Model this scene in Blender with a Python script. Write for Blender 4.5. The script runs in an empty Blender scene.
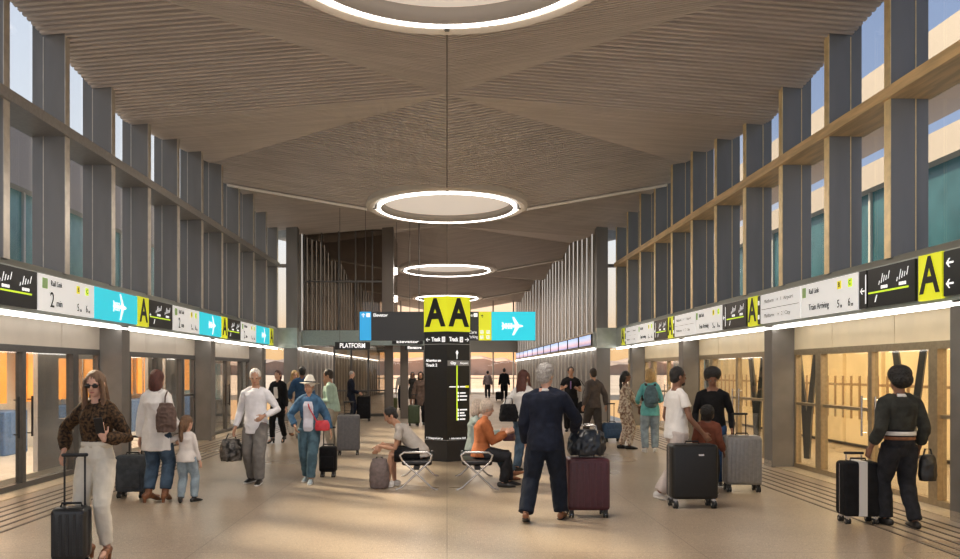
import bpy, bmesh, math, random
from mathutils import Vector, Matrix, noise
random.seed(7)
V = Vector
rad = math.radians
SC = bpy.context.scene
COL = SC.collection
# ------------------------------------------------------------ camera
F = 760.0; CX = 447.0; CY = 371.0; EYE = 1.72
cam_d = bpy.data.cameras.new('camera'); cam = bpy.data.objects.new('camera', cam_d); COL.objects.link(cam)
cam.location = (0, 0, EYE); cam.rotation_euler = (rad(90), 0, 0)
cam_d.sensor_width = 36; cam_d.lens = 36 * F / 960
cam_d.shift_x = (480 - CX) / 960; cam_d.shift_y = (CY - 279.5) / 960
cam_d.clip_end = 2000
SC.camera = cam
# ------------------------------------------------------------ sky
w = bpy.data.worlds.new('sky'); SC.world = w; w.use_nodes = True
nt = w.node_tree; nt.nodes.clear()
def N(t, **k):
    n = nt.nodes.new(t)
    for a, b in k.items(): setattr(n, a, b)
    return n
tc = N('ShaderNodeTexCoord'); sp = N('ShaderNodeSeparateXYZ'); nt.links.new(tc.outputs['Generated'], sp.inputs[0])
def ramp(stops):
    r = N('ShaderNodeValToRGB'); e = r.color_ramp.elements
    while len(e) > 1: e.remove(e[0])
    e[0].position = stops[0][0]; e[0].color = (*stops[0][1], 1)
    for p, c in stops[1:]:
        x = e.new(p); x.color = (*c, 1)
    return r
rz = ramp([(0.0, (1.0, .50, .20)), (0.03, (1.0, .52, .22)), (0.08, (.95, .66, .44)), (0.2, (.9, .82, .76)), (.6, (.62, .68, .85))])
nt.links.new(sp.outputs['Z'], rz.inputs[0])
rs = ramp([(0.0, (.72, .70, .68)), (.25, (.66, .67, .70)), (.6, (.5, .55, .68))])      # west side sky: pale
rr = ramp([(0.0, (.60, .58, .62)), (.25, (.30, .36, .50)), (.6, (.20, .26, .42))])     # east side sky: dusk blue
nt.links.new(sp.outputs['Z'], rs.inputs[0]); nt.links.new(sp.outputs['Z'], rr.inputs[0])
def mrange(src, a, b):
    m = N('ShaderNodeMapRange'); m.inputs[1].default_value = a; m.inputs[2].default_value = b
    nt.links.new(src, m.inputs[0]); return m
mx = mrange(sp.outputs['X'], -.3, .3)
m1 = N('ShaderNodeMixRGB'); nt.links.new(mx.outputs[0], m1.inputs[0]); nt.links.new(rs.outputs[0], m1.inputs[1]); nt.links.new(rr.outputs[0], m1.inputs[2])
my = mrange(sp.outputs['Y'], .88, .97)
m2 = N('ShaderNodeMixRGB'); nt.links.new(my.outputs[0], m2.inputs[0]); nt.links.new(m1.outputs[0], m2.inputs[1]); nt.links.new(rz.outputs[0], m2.inputs[2])
bg = N('ShaderNodeBackground'); bg.inputs[1].default_value = 1.35; nt.links.new(m2.outputs[0], bg.inputs[0])
wo = N('ShaderNodeOutputWorld'); nt.links.new(bg.outputs[0], wo.inputs[0])
SC.view_settings.view_transform = 'Standard'; SC.view_settings.look = 'None'
SC.view_settings.exposure = 0.2; SC.view_settings.gamma = 1
# ------------------------------------------------------------ light of the hall
def area(name, loc, rot, sx, sy, power, col, shape='RECTANGLE'):
    l = bpy.data.lights.new(name, 'AREA'); l.shape = shape; l.size = sx; l.size_y = sy; l.energy = power; l.color = col
    o = bpy.data.objects.new(name, l); o.location = loc; o.rotation_euler = rot; COL.objects.link(o); return o
RINGS = [-5.0, 7.9, 20.8, 33.7, 46.6]
for i, y in enumerate(RINGS):
    area('ring_light', (0, y, 6.10), (0, 0, 0), 3.6, 3.6, 120 if i == 0 else 250, (1, .89, .78), 'DISK')
sun = bpy.data.lights.new('sun', 'SUN'); sun.energy = 10; sun.angle = math.radians(5); sun.color = (1, .80, .56)
so_ = bpy.data.objects.new('sun', sun); COL.objects.link(so_)
sd_ = V((.78, -.52, -.66)); so_.rotation_euler = sd_.to_track_quat('-Z', 'Y').to_euler()
# ------------------------------------------------------------ helpers
def tag(o, label=None, cat=None, group=None, kind=None):
    if label: o['label'] = label
    if cat: o['category'] = cat
    if group: o['group'] = group
    if kind: o['kind'] = kind
    return o
def empty(name, loc=(0, 0, 0), rz=0.0):
    o = bpy.data.objects.new(name, None); COL.objects.link(o); o.location = loc; o.rotation_euler = (0, 0, rz)
    o.empty_display_size = .1
    return o
class G:
    def __init__(s): s.v = []; s.f = []
    def add(s, vs, fs):
        b = len(s.v); s.v += [tuple(v) for v in vs]; s.f += [tuple(b + i for i in f) for f in fs]
    def box(s, x0, x1, y0, y1, z0, z1):
        x0, x1 = sorted((x0, x1)); y0, y1 = sorted((y0, y1)); z0, z1 = sorted((z0, z1))
        s.add([(x0, y0, z0), (x1, y0, z0), (x1, y1, z0), (x0, y1, z0), (x0, y0, z1), (x1, y0, z1), (x1, y1, z1), (x0, y1, z1)],
              [(0, 3, 2, 1), (4, 5, 6, 7), (0, 1, 5, 4), (1, 2, 6, 5), (2, 3, 7, 6), (3, 0, 4, 7)])
        return s
    def bar(s, a, b, r, n=10, r2=None):
        return s.loft([a, b], [(r, r), (r2 or r, r2 or r)], n=n, dome=False)
    def loft(s, pts, rd, side=None, n=14, dome=True):
        pts = [V(p) for p in pts]; k = len(pts); rings = []
        def fr(i):
            t = (pts[min(i + 1, k - 1)] - pts[max(i - 1, 0)]).normalized()
            sd = V(side) if side is not None else (V((1, 0, 0)) if abs(t.x) < .9 else V((0, 1, 0)))
            x = (sd - t * sd.dot(t))
            if x.length < 1e-4:
                sd = V((0, 1, 0)); x = sd - t * sd.dot(t)
            x.normalize(); return t, x, t.cross(x)
        rr_ = [(r, r) if not isinstance(r, (tuple, list)) else r for r in rd]
        L = []
        t, x, y = fr(0); m = min(rr_[0])
        if dome:
            L += [(pts[0] - t * m * .85, rr_[0], .35, x, y), (pts[0] - t * m * .55, rr_[0], .8, x, y)]
        for i in range(k):
            t, x, y = fr(i); L.append((pts[i], rr_[i], 1, x, y))
        m = min(rr_[-1])
        if dome:
            L += [(pts[-1] + t * m * .55, rr_[-1], .8, x, y), (pts[-1] + t * m * .85, rr_[-1], .35, x, y)]
        vs = []
        for p, (a, b), q, x, y in L:
            for j in range(n):
                an = 2 * math.pi * j / n
                vs.append(p + x * (a * q * math.cos(an)) + y * (b * q * math.sin(an)))
        fs = []
        for i in range(len(L) - 1):
            for j in range(n):
                j2 = (j + 1) % n; fs.append((i * n + j, i * n + j2, (i + 1) * n + j2, (i + 1) * n + j))
        fs.append(tuple(reversed(range(n)))); fs.append(tuple((len(L) - 1) * n + j for j in range(n)))
        s.add(vs, fs); return s
    def ell(s, c, r, M=None, n=16, m=10):
        c = V(c); vs = [];fs = []
        if not isinstance(r, (tuple, list)): r = (r, r, r)
        M = M or Matrix.Identity(3)
        vs.append(c + M @ V((0, 0, r[2])))
        for i in range(1, m):
            th = math.pi * i / m
            for j in range(n):
                ph = 2 * math.pi * j / n
                vs.append(c + M @ V((r[0] * math.sin(th) * math.cos(ph), r[1] * math.sin(th) * math.sin(ph), r[2] * math.cos(th))))
        vs.append(c + M @ V((0, 0, -r[2])))
        for j in range(n): fs.append((0, 1 + j, 1 + (j + 1) % n))
        for i in range(m - 2):
            for j in range(n):
                a = 1 + i * n; fs.append((a + j, a + n + j, a + n + (j + 1) % n, a + (j + 1) % n))
        a = 1 + (m - 2) * n; e = len(vs) - 1
        for j in range(n): fs.append((a + j, e, a + (j + 1) % n))
        s.add(vs, fs); return s
    def prism(s, poly, M, depth):
        """poly: 2-D outline; M: 4x4 whose x,y span the outline and z is the way it faces"""
        n = len(poly)
        s.add([M @ V((x, y, 0)) for x, y in poly] + [M @ V((x, y, depth)) for x, y in poly],
              [tuple(reversed(range(n))), tuple(range(n, 2 * n))] + [(i, (i + 1) % n, n + (i + 1) % n, n + i) for i in range(n)])
        return s
    def mesh(s, name, smooth=False):
        me = bpy.data.meshes.new(name); me.from_pydata(s.v, [], s.f)
        bm = bmesh.new(); bm.from_mesh(me); bmesh.ops.recalc_face_normals(bm, faces=bm.faces); bm.to_mesh(me); bm.free()
        if smooth: me.polygons.foreach_set('use_smooth', [True] * len(me.polygons))
        return me
    def build(s, name, mat, parent=None, smooth=False, bevel=0, seg=2, label=None):
        o = bpy.data.objects.new(name, s.mesh(name, smooth)); COL.objects.link(o)
        o.data.materials.append(mat)
        if parent: o.parent = parent
        if bevel:
            b = o.modifiers.new('bevel', 'BEVEL'); b.width = bevel; b.segments = seg; b.limit_method = 'ANGLE'; b.angle_limit = rad(40)
            if seg > 2: o.data.polygons.foreach_set('use_smooth', [True] * len(o.data.polygons))
        if label: o['label'] = label
        return o
def struct(o): o['kind'] = 'structure'; return o
def remeshed(g, name, vox, smooth=3, fold=0.0, fs=9.0, fz=1.0, zmin=None, seed=0):
    me = g.mesh(name); o = bpy.data.objects.new('tmp', me); COL.objects.link(o)
    r = o.modifiers.new('r', 'REMESH'); r.mode = 'VOXEL'; r.voxel_size = vox
    if smooth:
        s = o.modifiers.new('s', 'SMOOTH'); s.iterations = smooth; s.factor = .5
    dg = bpy.context.evaluated_depsgraph_get(); dg.update()
    out = bpy.data.meshes.new_from_object(o.evaluated_get(dg)); out.name = name
    bpy.data.objects.remove(o); bpy.data.meshes.remove(me)
    if fold:
        off = V((seed * 3.1, seed * 1.7, seed))
        nm = [v.normal.copy() for v in out.vertices]
        for v, nn in zip(out.vertices, nm):
            c = v.co
            q = V((c.x * fs, c.y * fs, c.z * fs * fz)) + off
            a = noise.noise(q) + .5 * noise.noise(q * 2.1)
            a = (1 - abs(a) * 2.2)
            v.co = c + nn * (a - .4) * fold
    if zmin is not None:
        for v in out.vertices:
            if v.co.z < zmin: v.co.z = zmin
    out.polygons.foreach_set('use_smooth', [True] * len(out.polygons))
    return out
def robj(g, name, mat, parent, vox, **k):
    me = remeshed(g, name, vox, **k); me.materials.clear(); me.materials.append(mat)
    o = bpy.data.objects.new(name, me); COL.objects.link(o); o.parent = parent; return o
# ------------------------------------------------------------ materials
MC = {}
def mat(name, col, rough=.5, metal=0.0, var=0.0, vs=20.0, bump=0.0, bs=60.0, spec=.5, emit=None, es=1.0, col2=None, coat=0, sheen=0, stretch=None):
    key = name
    if key in MC: return MC[key]
    m = bpy.data.materials.new(name); m.use_nodes = True; nt = m.node_tree; b = nt.nodes['Principled BSDF']
    b.inputs['Base Color'].default_value = (*col, 1); b.inputs['Roughness'].default_value = rough; b.inputs['Metallic'].default_value = metal
    b.inputs['Specular IOR Level'].default_value = spec
    if coat: b.inputs['Coat Weight'].default_value = coat
    if sheen: b.inputs['Sheen Weight'].default_value = sheen
    tc = nt.nodes.new('ShaderNodeTexCoord'); mp = nt.nodes.new('ShaderNodeMapping'); nt.links.new(tc.outputs['Object'], mp.inputs[0])
    if stretch: mp.inputs['Scale'].default_value = stretch
    n = nt.nodes.new('ShaderNodeTexNoise'); n.inputs['Scale'].default_value = vs; n.inputs['Detail'].default_value = 4; nt.links.new(mp.outputs[0], n.inputs['Vector'])
    r = nt.nodes.new('ShaderNodeValToRGB'); nt.links.new(n.outputs[0], r.inputs[0])
    c2 = col2 or tuple(c * (1 - var) for c in col)
    r.color_ramp.elements[0].position = .40; r.color_ramp.elements[1].position = .60
    r.color_ramp.elements[0].color = (*c2, 1); r.color_ramp.elements[1].color = (*(tuple(min(1, c * (1 + var * .4)) for c in col)), 1)
    nt.links.new(r.outputs[0], b.inputs['Base Color'])
    if bump:
        n2 = nt.nodes.new('ShaderNodeTexNoise'); n2.inputs['Scale'].default_value = bs; nt.links.new(mp.outputs[0], n2.inputs['Vector'])
        bp = nt.nodes.new('ShaderNodeBump'); bp.inputs['Strength'].default_value = bump; bp.inputs['Distance'].default_value = .01
        nt.links.new(n2.outputs[0], bp.inputs['Height']); nt.links.new(bp.outputs[0], b.inputs['Normal'])
    if emit:
        b.inputs['Emission Color'].default_value = (*emit, 1); b.inputs['Emission Strength'].default_value = es
    MC[key] = m; return m
def glassmat(name, tint=(1, 1, 1), refl=1.0, rough=.02, alpha=1.0):
    if name in MC: return MC[name]
    m = bpy.data.materials.new(name); m.use_nodes = True; nt = m.node_tree; nt.nodes.clear()
    t = nt.nodes.new('ShaderNodeBsdfTransparent'); t.inputs[0].default_value = (*tint, 1)
    g = nt.nodes.new('ShaderNodeBsdfGlossy'); g.inputs['Roughness'].default_value = rough; g.inputs[0].default_value = (refl, refl, refl, 1)
    ge = nt.nodes.new('ShaderNodeNewGeometry'); dt = nt.nodes.new('ShaderNodeVectorMath'); dt.operation = 'DOT_PRODUCT'
    nt.links.new(ge.outputs['Normal'], dt.inputs[0]); nt.links.new(ge.outputs['Incoming'], dt.inputs[1])
    def ma(op, a, b):
        q = nt.nodes.new('ShaderNodeMath'); q.operation = op
        for i, v in enumerate((a, b)):
            if v is None: continue
            if isinstance(v, (int, float)): q.inputs[i].default_value = v
            else: nt.links.new(v, q.inputs[i])
        return q.outputs[0]
    c_ = ma('SUBTRACT', 1.0, ma('ABSOLUTE', dt.outputs['Value'], None))
    class fr: outputs = [ma('ADD', ma('MULTIPLY', ma('POWER', c_, 5.0), .8), .04)]
    mx = nt.nodes.new('ShaderNodeMixShader'); nt.links.new(fr.outputs[0], mx.inputs[0]); nt.links.new(t.outputs[0], mx.inputs[1]); nt.links.new(g.outputs[0], mx.inputs[2])
    o = nt.nodes.new('ShaderNodeOutputMaterial'); nt.links.new(mx.outputs[0], o.inputs[0]); MC[name] = m; return m
def emis(name, col, s):
    return mat(name, (.02, .02, .02), .5, emit=col, es=s)
GLASS = glassmat('clear_glass', (.9, .93, .95))
FIN = mat('grey_fin_metal', (.24, .23, .225), .45, .15, var=.08, vs=3, stretch=(1, 1, .2))
FIN_R = mat('blue_grey_fin_metal', (.225, .228, .235), .45, .15, var=.08, vs=3, stretch=(1, 1, .2))
EDGE = mat('warm_lit_edge_strip', (.92, .72, .40), .38, .25, var=.1, vs=8)  # warm light on the right fin edges, put into a gold colour
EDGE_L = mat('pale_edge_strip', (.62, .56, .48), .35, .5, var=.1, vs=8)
RAIL_R = mat('warm_lit_rail', (.74, .52, .27), .4, .0, var=.2, vs=12, stretch=(1, .1, 1))  # right rail: gold tone paints in the warm light on it
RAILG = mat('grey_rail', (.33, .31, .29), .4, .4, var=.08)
BAND = mat('brushed_band_metal', (.46, .49, .46), .33, .7, var=.08, vs=5, stretch=(1, .1, 1))
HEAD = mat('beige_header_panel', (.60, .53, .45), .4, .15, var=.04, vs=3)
PILL = mat('pillar_grey', (.23, .215, .20), .4, .25, var=.08, vs=3)
FRAME = mat('door_frame_dark', (.13, .125, .12), .38, .5, var=.08)
FRAME_R = mat('door_frame_warm_lit', (.42, .33, .21), .35, .6, var=.1)  # right door frames coloured as if lit warm
STEEL = mat('polished_steel', (.62, .61, .60), .22, .95, var=.04)
BLACK = mat('black_plastic', (.012, .012, .013), .38, var=.2)
RUBBER = mat('black_rubber', (.02, .02, .02), .6, var=.2)
SIGNK = mat('sign_black', (.012, .013, .014), .35, var=.1)
LIME = mat('sign_yellow', (.78, .80, .02), .45, emit=(.80, .84, .02), es=.36)
CYAN = mat('sign_cyan', (.02, .62, .75), .4, emit=(.02, .62, .78), es=.55)
BLUE = mat('sign_blue', (.03, .40, .80), .4, emit=(.03, .40, .80), es=.45)
SWHITE = mat('sign_white', (.85, .85, .83), .4, emit=(.85, .85, .85), es=.35)
WHT = mat('lettering_white', (.9, .9, .9), .4, emit=(1, 1, 1), es=.6)
DKT = mat('lettering_black', (.015, .015, .015), .5)
GRN = mat('lettering_green', (.55, .78, .03), .4, emit=(.6, .85, .03), es=.6)
YEL = mat('icon_yellow', (.85, .75, .03), .4, emit=(.85, .75, .03), es=.4)
LED = emis('led_strip_white', (1, .95, .88), 6.0)
LEDR = emis('ring_led_white', (1, .94, .86), 7.0)
# ------------------------------------------------------------ text and flat marks
def frame4(origin, right, up, off=0.0):
    r = V(right).normalized(); u = V(up).normalized(); n = r.cross(u)
    M = Matrix.Identity(4)
    for i in range(3):
        M[i][0] = r[i]; M[i][1] = u[i]; M[i][2] = n[i]; M[i][3] = V(origin)[i] + n[i] * off
    return M
def text(s, size, M, x, y, m, parent, align='CENTER', fitw=None, bold=0.0, name='lettering', sx=1.0):
    c = bpy.data.curves.new('t', 'FONT'); c.body = s; c.size = size; c.align_x = align; c.align_y = 'CENTER'; c.extrude = .002; c.offset = bold
    c.resolution_u = 3
    o = bpy.data.objects.new('t', c); COL.objects.link(o)
    dg = bpy.context.evaluated_depsgraph_get(); dg.update()
    me = bpy.data.meshes.new_from_object(o.evaluated_get(dg)); bpy.data.objects.remove(o)
    me.transform(Matrix.Diagonal((sx, 1, 1, 1)))
    if fitw:
        xs = [v.co.x for v in me.vertices]; wd = max(xs) - min(xs); me.transform(Matrix.Diagonal((fitw / wd, 1, 1, 1)))
    me.transform(M @ Matrix.Translation((x, y, 0.0065)))
    me.materials.clear(); me.materials.append(m); me.name = name
    ob = bpy.data.objects.new(name, me); COL.objects.link(ob); ob.parent = parent
    return ob
def rect(g, M, x0, x1, y0, y1, d=.004, off=0.0):
    g.prism([(x0, y0), (x1, y0), (x1, y1), (x0, y1)], M @ Matrix.Translation((0, 0, off)), d); return g
def plane_icon(M, x, y, s, m, parent, flip=1):
    g = G(); T = M @ Matrix.Translation((x, y, .002)) @ Matrix.Diagonal((s * flip, s, 1, 1))
    body = [(-.5, -.03), (-.42, -.06), (.30, -.06), (.42, -.045), (.5, 0), (.42, .045), (.30, .06), (-.42, .06), (-.5, .03)]
    g.prism(body, T, .003)
    for q in (1, -1):
        g.prism([(.12, .05 * q), (-.02, .42 * q), (.07, .42 * q), (.30, .05 * q)], T, .003)
        g.prism([(-.46, .05 * q), (-.5, .17 * q), (-.44, .17 * q), (-.36, .05 * q)], T, .003)
        for k in range(3):
            g.prism([(-.34 + .12 * k, .075 * q), (-.34 + .12 * k, .13 * q), (-.26 + .12 * k, .13 * q), (-.26 + .12 * k, .075 * q)], T, .003)
    return g.build('airplane_symbol', m, parent)
def arrow_icon(M, x, y, s, m, parent, ang=0):
    T = M @ Matrix.Translation((x, y, .002)) @ Matrix.Rotation(ang, 4, 'Z') @ Matrix.Diagonal((s, s, 1, 1))
    g = G(); g.prism([(-.5, -.08), (.2, -.08), (.2, .08), (-.5, .08)], T, .003)
    g.prism([(.5, 0), (.1, .4), (-.05, .4), (.28, 0)], T, .003); g.prism([(.5, 0), (.28, 0), (-.05, -.4), (.1, -.4)], T, .003)
    return g.build('arrow', m, parent)
def track_icon(M, w, h, parent):
    """white slanted strokes, small carriages and a lime line on a black panel"""
    g = G()
    for cx in (-.14 * w, .24 * w):
        for k, (a, b) in enumerate([(0, .16), (.07, .30), (.12, .26), (.17, .24), (.22, .20)]):
            x = cx - .10 * w + k * .05 * w
            T = M @ Matrix.Translation((0, 0, .002))
            y0_ = (.05 + a * .5) * h; ln = (.10, .24, .16, .12, .20)[k]
            g.prism([(x, y0_), (x + .011 * w, y0_), (x + .011 * w + ln * .14 * w, y0_ + ln * h), (x + ln * .14 * w, y0_ + ln * h)], T, .003)
        for k in range(3):
            x = cx - .05 * w + k * .05 * w
            g.prism([(x, -.06 * h), (x + .04 * w, -.06 * h), (x + .04 * w, .02 * h), (x, .02 * h)], M @ Matrix.Translation((0, 0, .002)), .003)
    x = -.33 * w; g.prism([(x, -.38 * h), (x + .02 * w, -.38 * h), (x + .06 * w, -.2 * h), (x + .04 * w, -.2 * h)], M @ Matrix.Translation((0, 0, .002)), .003)
    g.build('track_diagram', WHT, parent)
    g = G(); rect(g, M, -.47 * w, .38 * w, -.15 * h, -.105 * h, .003, .002); g.build('lime_line', GRN, parent)
def X_at(px, Y): return (px - CX) * Y / F
def Z_at(py, Y): return EYE + (CY - py) * Y / F
# ============================================================ FLOOR
def floor_mat():
    m = bpy.data.materials.new('terrazzo_floor'); m.use_nodes = True; nt = m.node_tree; b = nt.nodes['Principled BSDF']
    tc = nt.nodes.new('ShaderNodeTexCoord')
    def noise_(s, d=4, st=None):
        mp = nt.nodes.new('ShaderNodeMapping'); nt.links.new(tc.outputs['Object'], mp.inputs[0])
        if st: mp.inputs['Scale'].default_value = st
        n = nt.nodes.new('ShaderNodeTexNoise'); n.inputs['Scale'].default_value = s; n.inputs['Detail'].default_value = d; nt.links.new(mp.outputs[0], n.inputs['Vector']); return n
    def rmp(src, a, b_, ca, cb):
        r = nt.nodes.new('ShaderNodeValToRGB'); nt.links.new(src, r.inputs[0]); e = r.color_ramp.elements
        e[0].position = a; e[1].position = b_; e[0].color = (*ca, 1); e[1].color = (*cb, 1); return r
    def mixc(f, a, b_, t='MIX'):
        x = nt.nodes.new('ShaderNodeMixRGB'); x.blend_type = t
        if isinstance(f, float): x.inputs[0].default_value = f
        else: nt.links.new(f, x.inputs[0])
        nt.links.new(a, x.inputs[1]); nt.links.new(b_, x.inputs[2]); return x.outputs[0]
    big = rmp(noise_(.7, 3).outputs[0], .35, .65, (.35, .275, .20), (.45, .365, .27))
    vo = nt.nodes.new('ShaderNodeTexVoronoi'); vo.inputs['Scale'].default_value = 48; nt.links.new(tc.outputs['Object'], vo.inputs['Vector'])
    sepc = nt.nodes.new('ShaderNodeSeparateColor'); nt.links.new(vo.outputs['Color'], sepc.inputs[0])
    chip = rmp(sepc.outputs[0], .0, 1, (.14, .11, .09), (.66, .57, .46))
    edge = rmp(vo.outputs['Distance'], .28, .46, (1, 1, 1), (0, 0, 0))
    mm = nt.nodes.new('ShaderNodeMath'); mm.operation = 'MULTIPLY'; nt.links.new(edge.outputs[0], mm.inputs[0]); mm.inputs[1].default_value = .7
    c = mixc(mm.outputs[0], big.outputs[0], chip.outputs[0])
    fine = rmp(noise_(110, 2).outputs[0], .42, .58, (.66, .64, .62), (1.14, 1.12, 1.1)); c = mixc(.8, c, fine.outputs[0], 'MULTIPLY')
    br = nt.nodes.new('ShaderNodeTexBrick'); br.inputs['Scale'].default_value = 1; br.offset = 0; br.inputs['Mortar Size'].default_value = .006
    br.inputs['Brick Width'].default_value = 2.4; br.inputs['Row Height'].default_value = 2.4
    br.inputs['Color1'].default_value = br.inputs['Color2'].default_value = (1, 1, 1, 1); br.inputs['Mortar'].default_value = (.62, .6, .58, 1)
    nt.links.new(tc.outputs['Object'], br.inputs['Vector']); c = mixc(1.0, c, br.outputs[0], 'MULTIPLY')
    nt.links.new(c, b.inputs['Base Color'])
    rg = rmp(noise_(.5, 1).outputs[0], .3, .7, (.27, .27, .27), (.36, .36, .36)); nt.links.new(rg.outputs[0], b.inputs['Roughness'])
    b.inputs['Specular IOR Level'].default_value = .55
    return m
struct(G().box(-6.3, 6.3, -8, 58, -.3, 0).build('floor', floor_mat()))
GRV = mat('floor_groove_dark', (.12, .095, .075), .5, var=.2)
ti = 1
for s in (-1, 1):
    for k in range(6):
        g = G(); x = s * (4.75 + .17 * k)
        g.box(x - .018, x + .018, 6.5, 25.5, 0, .006)
        struct(g.build('trim_%d' % ti, GRV)); ti += 1
    g = G(); g.box(s * 5.86, s * 6.3, 2, 26, 0, .012); struct(g.build('trim_%d' % ti, mat('threshold_plate', (.62, .52, .38), .35, .4, var=.15))); ti += 1
# ============================================================ CEILING
PER = 12.9
def uu(d):
    return abs(((d - 20.8 + PER / 2) % PER) - PER / 2)
def zc(x, d):
    a = uu(d); x = abs(x)
    return min(5.81 + .172 * x + .175 * a, 7.72 - .081 * x - .121 * a)
def foldx(a): return min(6.12, max(0.0, (1.91 - .296 * a) / .253))
XE = 6.12
SLAT = mat('ceiling_slat', (.62, .545, .50), .55, var=.10, vs=2.5, stretch=(.3, 3, 1))
BACK = mat('ceiling_backing', (.03, .025, .022), .8, var=.1)
def xs_for(d):
    x0 = 0.0
    for r in RINGS:
        if abs(d - r) < 2.18: x0 = math.sqrt(2.18 ** 2 - (d - r) ** 2)
    fx = foldx(uu(d)); return x0, fx
gs = G(); step = .117; d = -4.0; W = .06
while d < 57.9:
    x0, fx = xs_for(d)
    for s in (-1, 1):
        pts = [x0 + .012] + ([fx] if x0 + .1 < fx < XE - .05 else []) + [XE]
        ring = []
        for x in pts:
            z = zc(x, d)
            for (dy, dz) in ((-W / 2, 0), (W / 2, 0), (W / 2, .10), (-W / 2, .10)):
                ring.append((s * x, d + dy, zc(x, d + dy) + dz))
        fs = [(0, 1, 2, 3), tuple(len(ring) - 4 + i for i in (3, 2, 1, 0))]
        for i in range(len(pts) - 1):
            for j in range(4): fs.append((i * 4 + j, i * 4 + (j + 1) % 4, i * 4 + 4 + (j + 1) % 4, i * 4 + 4 + j))
        gs.add(ring, fs)
    d += step
ceil_ = struct(gs.build('ceiling', SLAT))
# roof deck above the slats
gb = G(); ds = [-4.0]; q = -4.0
while q < 58: q += .3; ds.append(q)
NX = 14
for s in (-1, 1):
    rows = []
    for dd in ds:
        x0, fx = xs_for(dd); row = []
        for i in range(NX + 1):
            x = x0 + (XE - x0) * i / NX; row.append((s * x, dd, zc(x, dd) + .102))
        rows.append(row)
    vs = [p for r in rows for p in r]; n = NX + 1
    gb.add(vs, [(i * n + j, i * n + j + 1, (i + 1) * n + j + 1, (i + 1) * n + j) for i in range(len(rows) - 1) for j in range(NX)])
gb.build('backing', BACK, ceil_)
g = G().box(-6.9, 6.9, -4, 58.3, 7.75, 7.95); struct(g.build('roof', mat('roof_deck', (.1, .1, .1), .8)))
# central seam between the two ceiling halves
g = G(); dd = -3.0
SEAM = mat('seam_shadow_gap', (.16, .14, .12), .6)
while dd < 57:
    if all(abs(dd + .15 - r) > 2.2 for r in RINGS):
        z0 = zc(0, dd); z1 = zc(0, dd + .3)
        g.add([(-.014, dd, z0 + .012), (.014, dd, z0 + .012), (.014, dd + .3, z1 + .012), (-.014, dd + .3, z1 + .012), (-.014, dd, z0 + .05), (.014, dd, z0 + .05), (.014, dd + .3, z1 + .05), (-.014, dd + .3, z1 + .05)],
              [(0, 3, 2, 1), (4, 5, 6, 7), (0, 1, 5, 4), (1, 2, 6, 5), (2, 3, 7, 6), (3, 0, 4, 7)])
    dd += .3
struct(g.build('trim_%d' % ti, SEAM)); ti += 1
# pale strips painting the lit fold edge from each ring to the walls
RIDGE = mat('painted_ridge_light', (.95, .90, .84), .35, var=.03)
for r in RINGS[1:]:
    for s in (-1, 1):
        g = G(); a = V((s * 2.2, r, zc(2.2, r) - .035)); b = V((s * 6.0, r, zc(6.0, r) - .035))
        g.loft([a, b], [(.10, .04), (.10, .04)], side=(0, 1, 0), n=8, dome=False)
        struct(g.build('trim_%d' % ti, RIDGE)); ti += 1
# ring lights
COLLAR = mat('cream_ring_collar', (.68, .60, .52), .4, var=.03)
DISC = mat('cream_ring_disc', (.75, .68, .60), .6, emit=(1, .88, .76), es=.35)
RECESS = mat('ring_recess_dark', (.10, .09, .08), .5)
names = ['largest, cropped by the top of the picture', 'second, in the middle of the ceiling', 'third, above the hub of signs', 'farthest, just over the twin A sign']
def annulus(g, prof, n=72):
    vs = []; k = len(prof)
    for i in range(n):
        a = 2 * math.pi * i / n
        for (r, z) in prof: vs.append((r * math.cos(a), r * math.sin(a), z))
    g.add(vs, [(i * k + j, i * k + (j + 1) % k, ((i + 1) % n) * k + (j + 1) % k, ((i + 1) % n) * k + j) for i in range(n) for j in range(k)])
for i, y in enumerate(RINGS[1:]):
    t = empty('ring_lamp', (0, y, 6.17)); tag(t, 'round recessed ring lamp with white glowing edge, ' + names[i], 'lamp', 'ring lamps in the ceiling')
    g = G(); annulus(g, [(2.2, .03), (2.12, -.02), (1.99, .0), (1.97, .10), (2.16, .45), (2.2, .45)]); g.build('collar', COLLAR, t, smooth=True).modifiers.new('e', 'EDGE_SPLIT')
    g = G(); annulus(g, [(1.99, .06), (1.86, .06), (1.86, .08), (1.99, .08)]); g.build('recess', RECESS, t)
    g = G(); annulus(g, [(1.90, -.03), (1.86, -.05), (1.82, -.03), (1.82, .02), (1.90, .02)]); g.build('glowing_edge', LEDR, t)
    g = G(); annulus(g, [(1.82, -.02), (1.79, -.02), (1.74, .22), (1.80, .22)]); g.build('inner_wall', mat('ring_inner_wall', (.40, .36, .32), .5), t, smooth=True)
    g = G(); g.loft([(0, 0, .17), (0, 0, .21)], [1.78, 1.78], n=64, dome=False); g.build('disc', DISC, t)
    for a in (0, 90, 180, 270):
        g = G(); c, s_ = math.cos(rad(a)), math.sin(rad(a)); g.loft([(1.88 * c, 1.88 * s_, .02), (2.02 * c, 2.02 * s_, .02)], [.03, .05], n=6, dome=False); g.build('bracket', FRAME, t)
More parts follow.
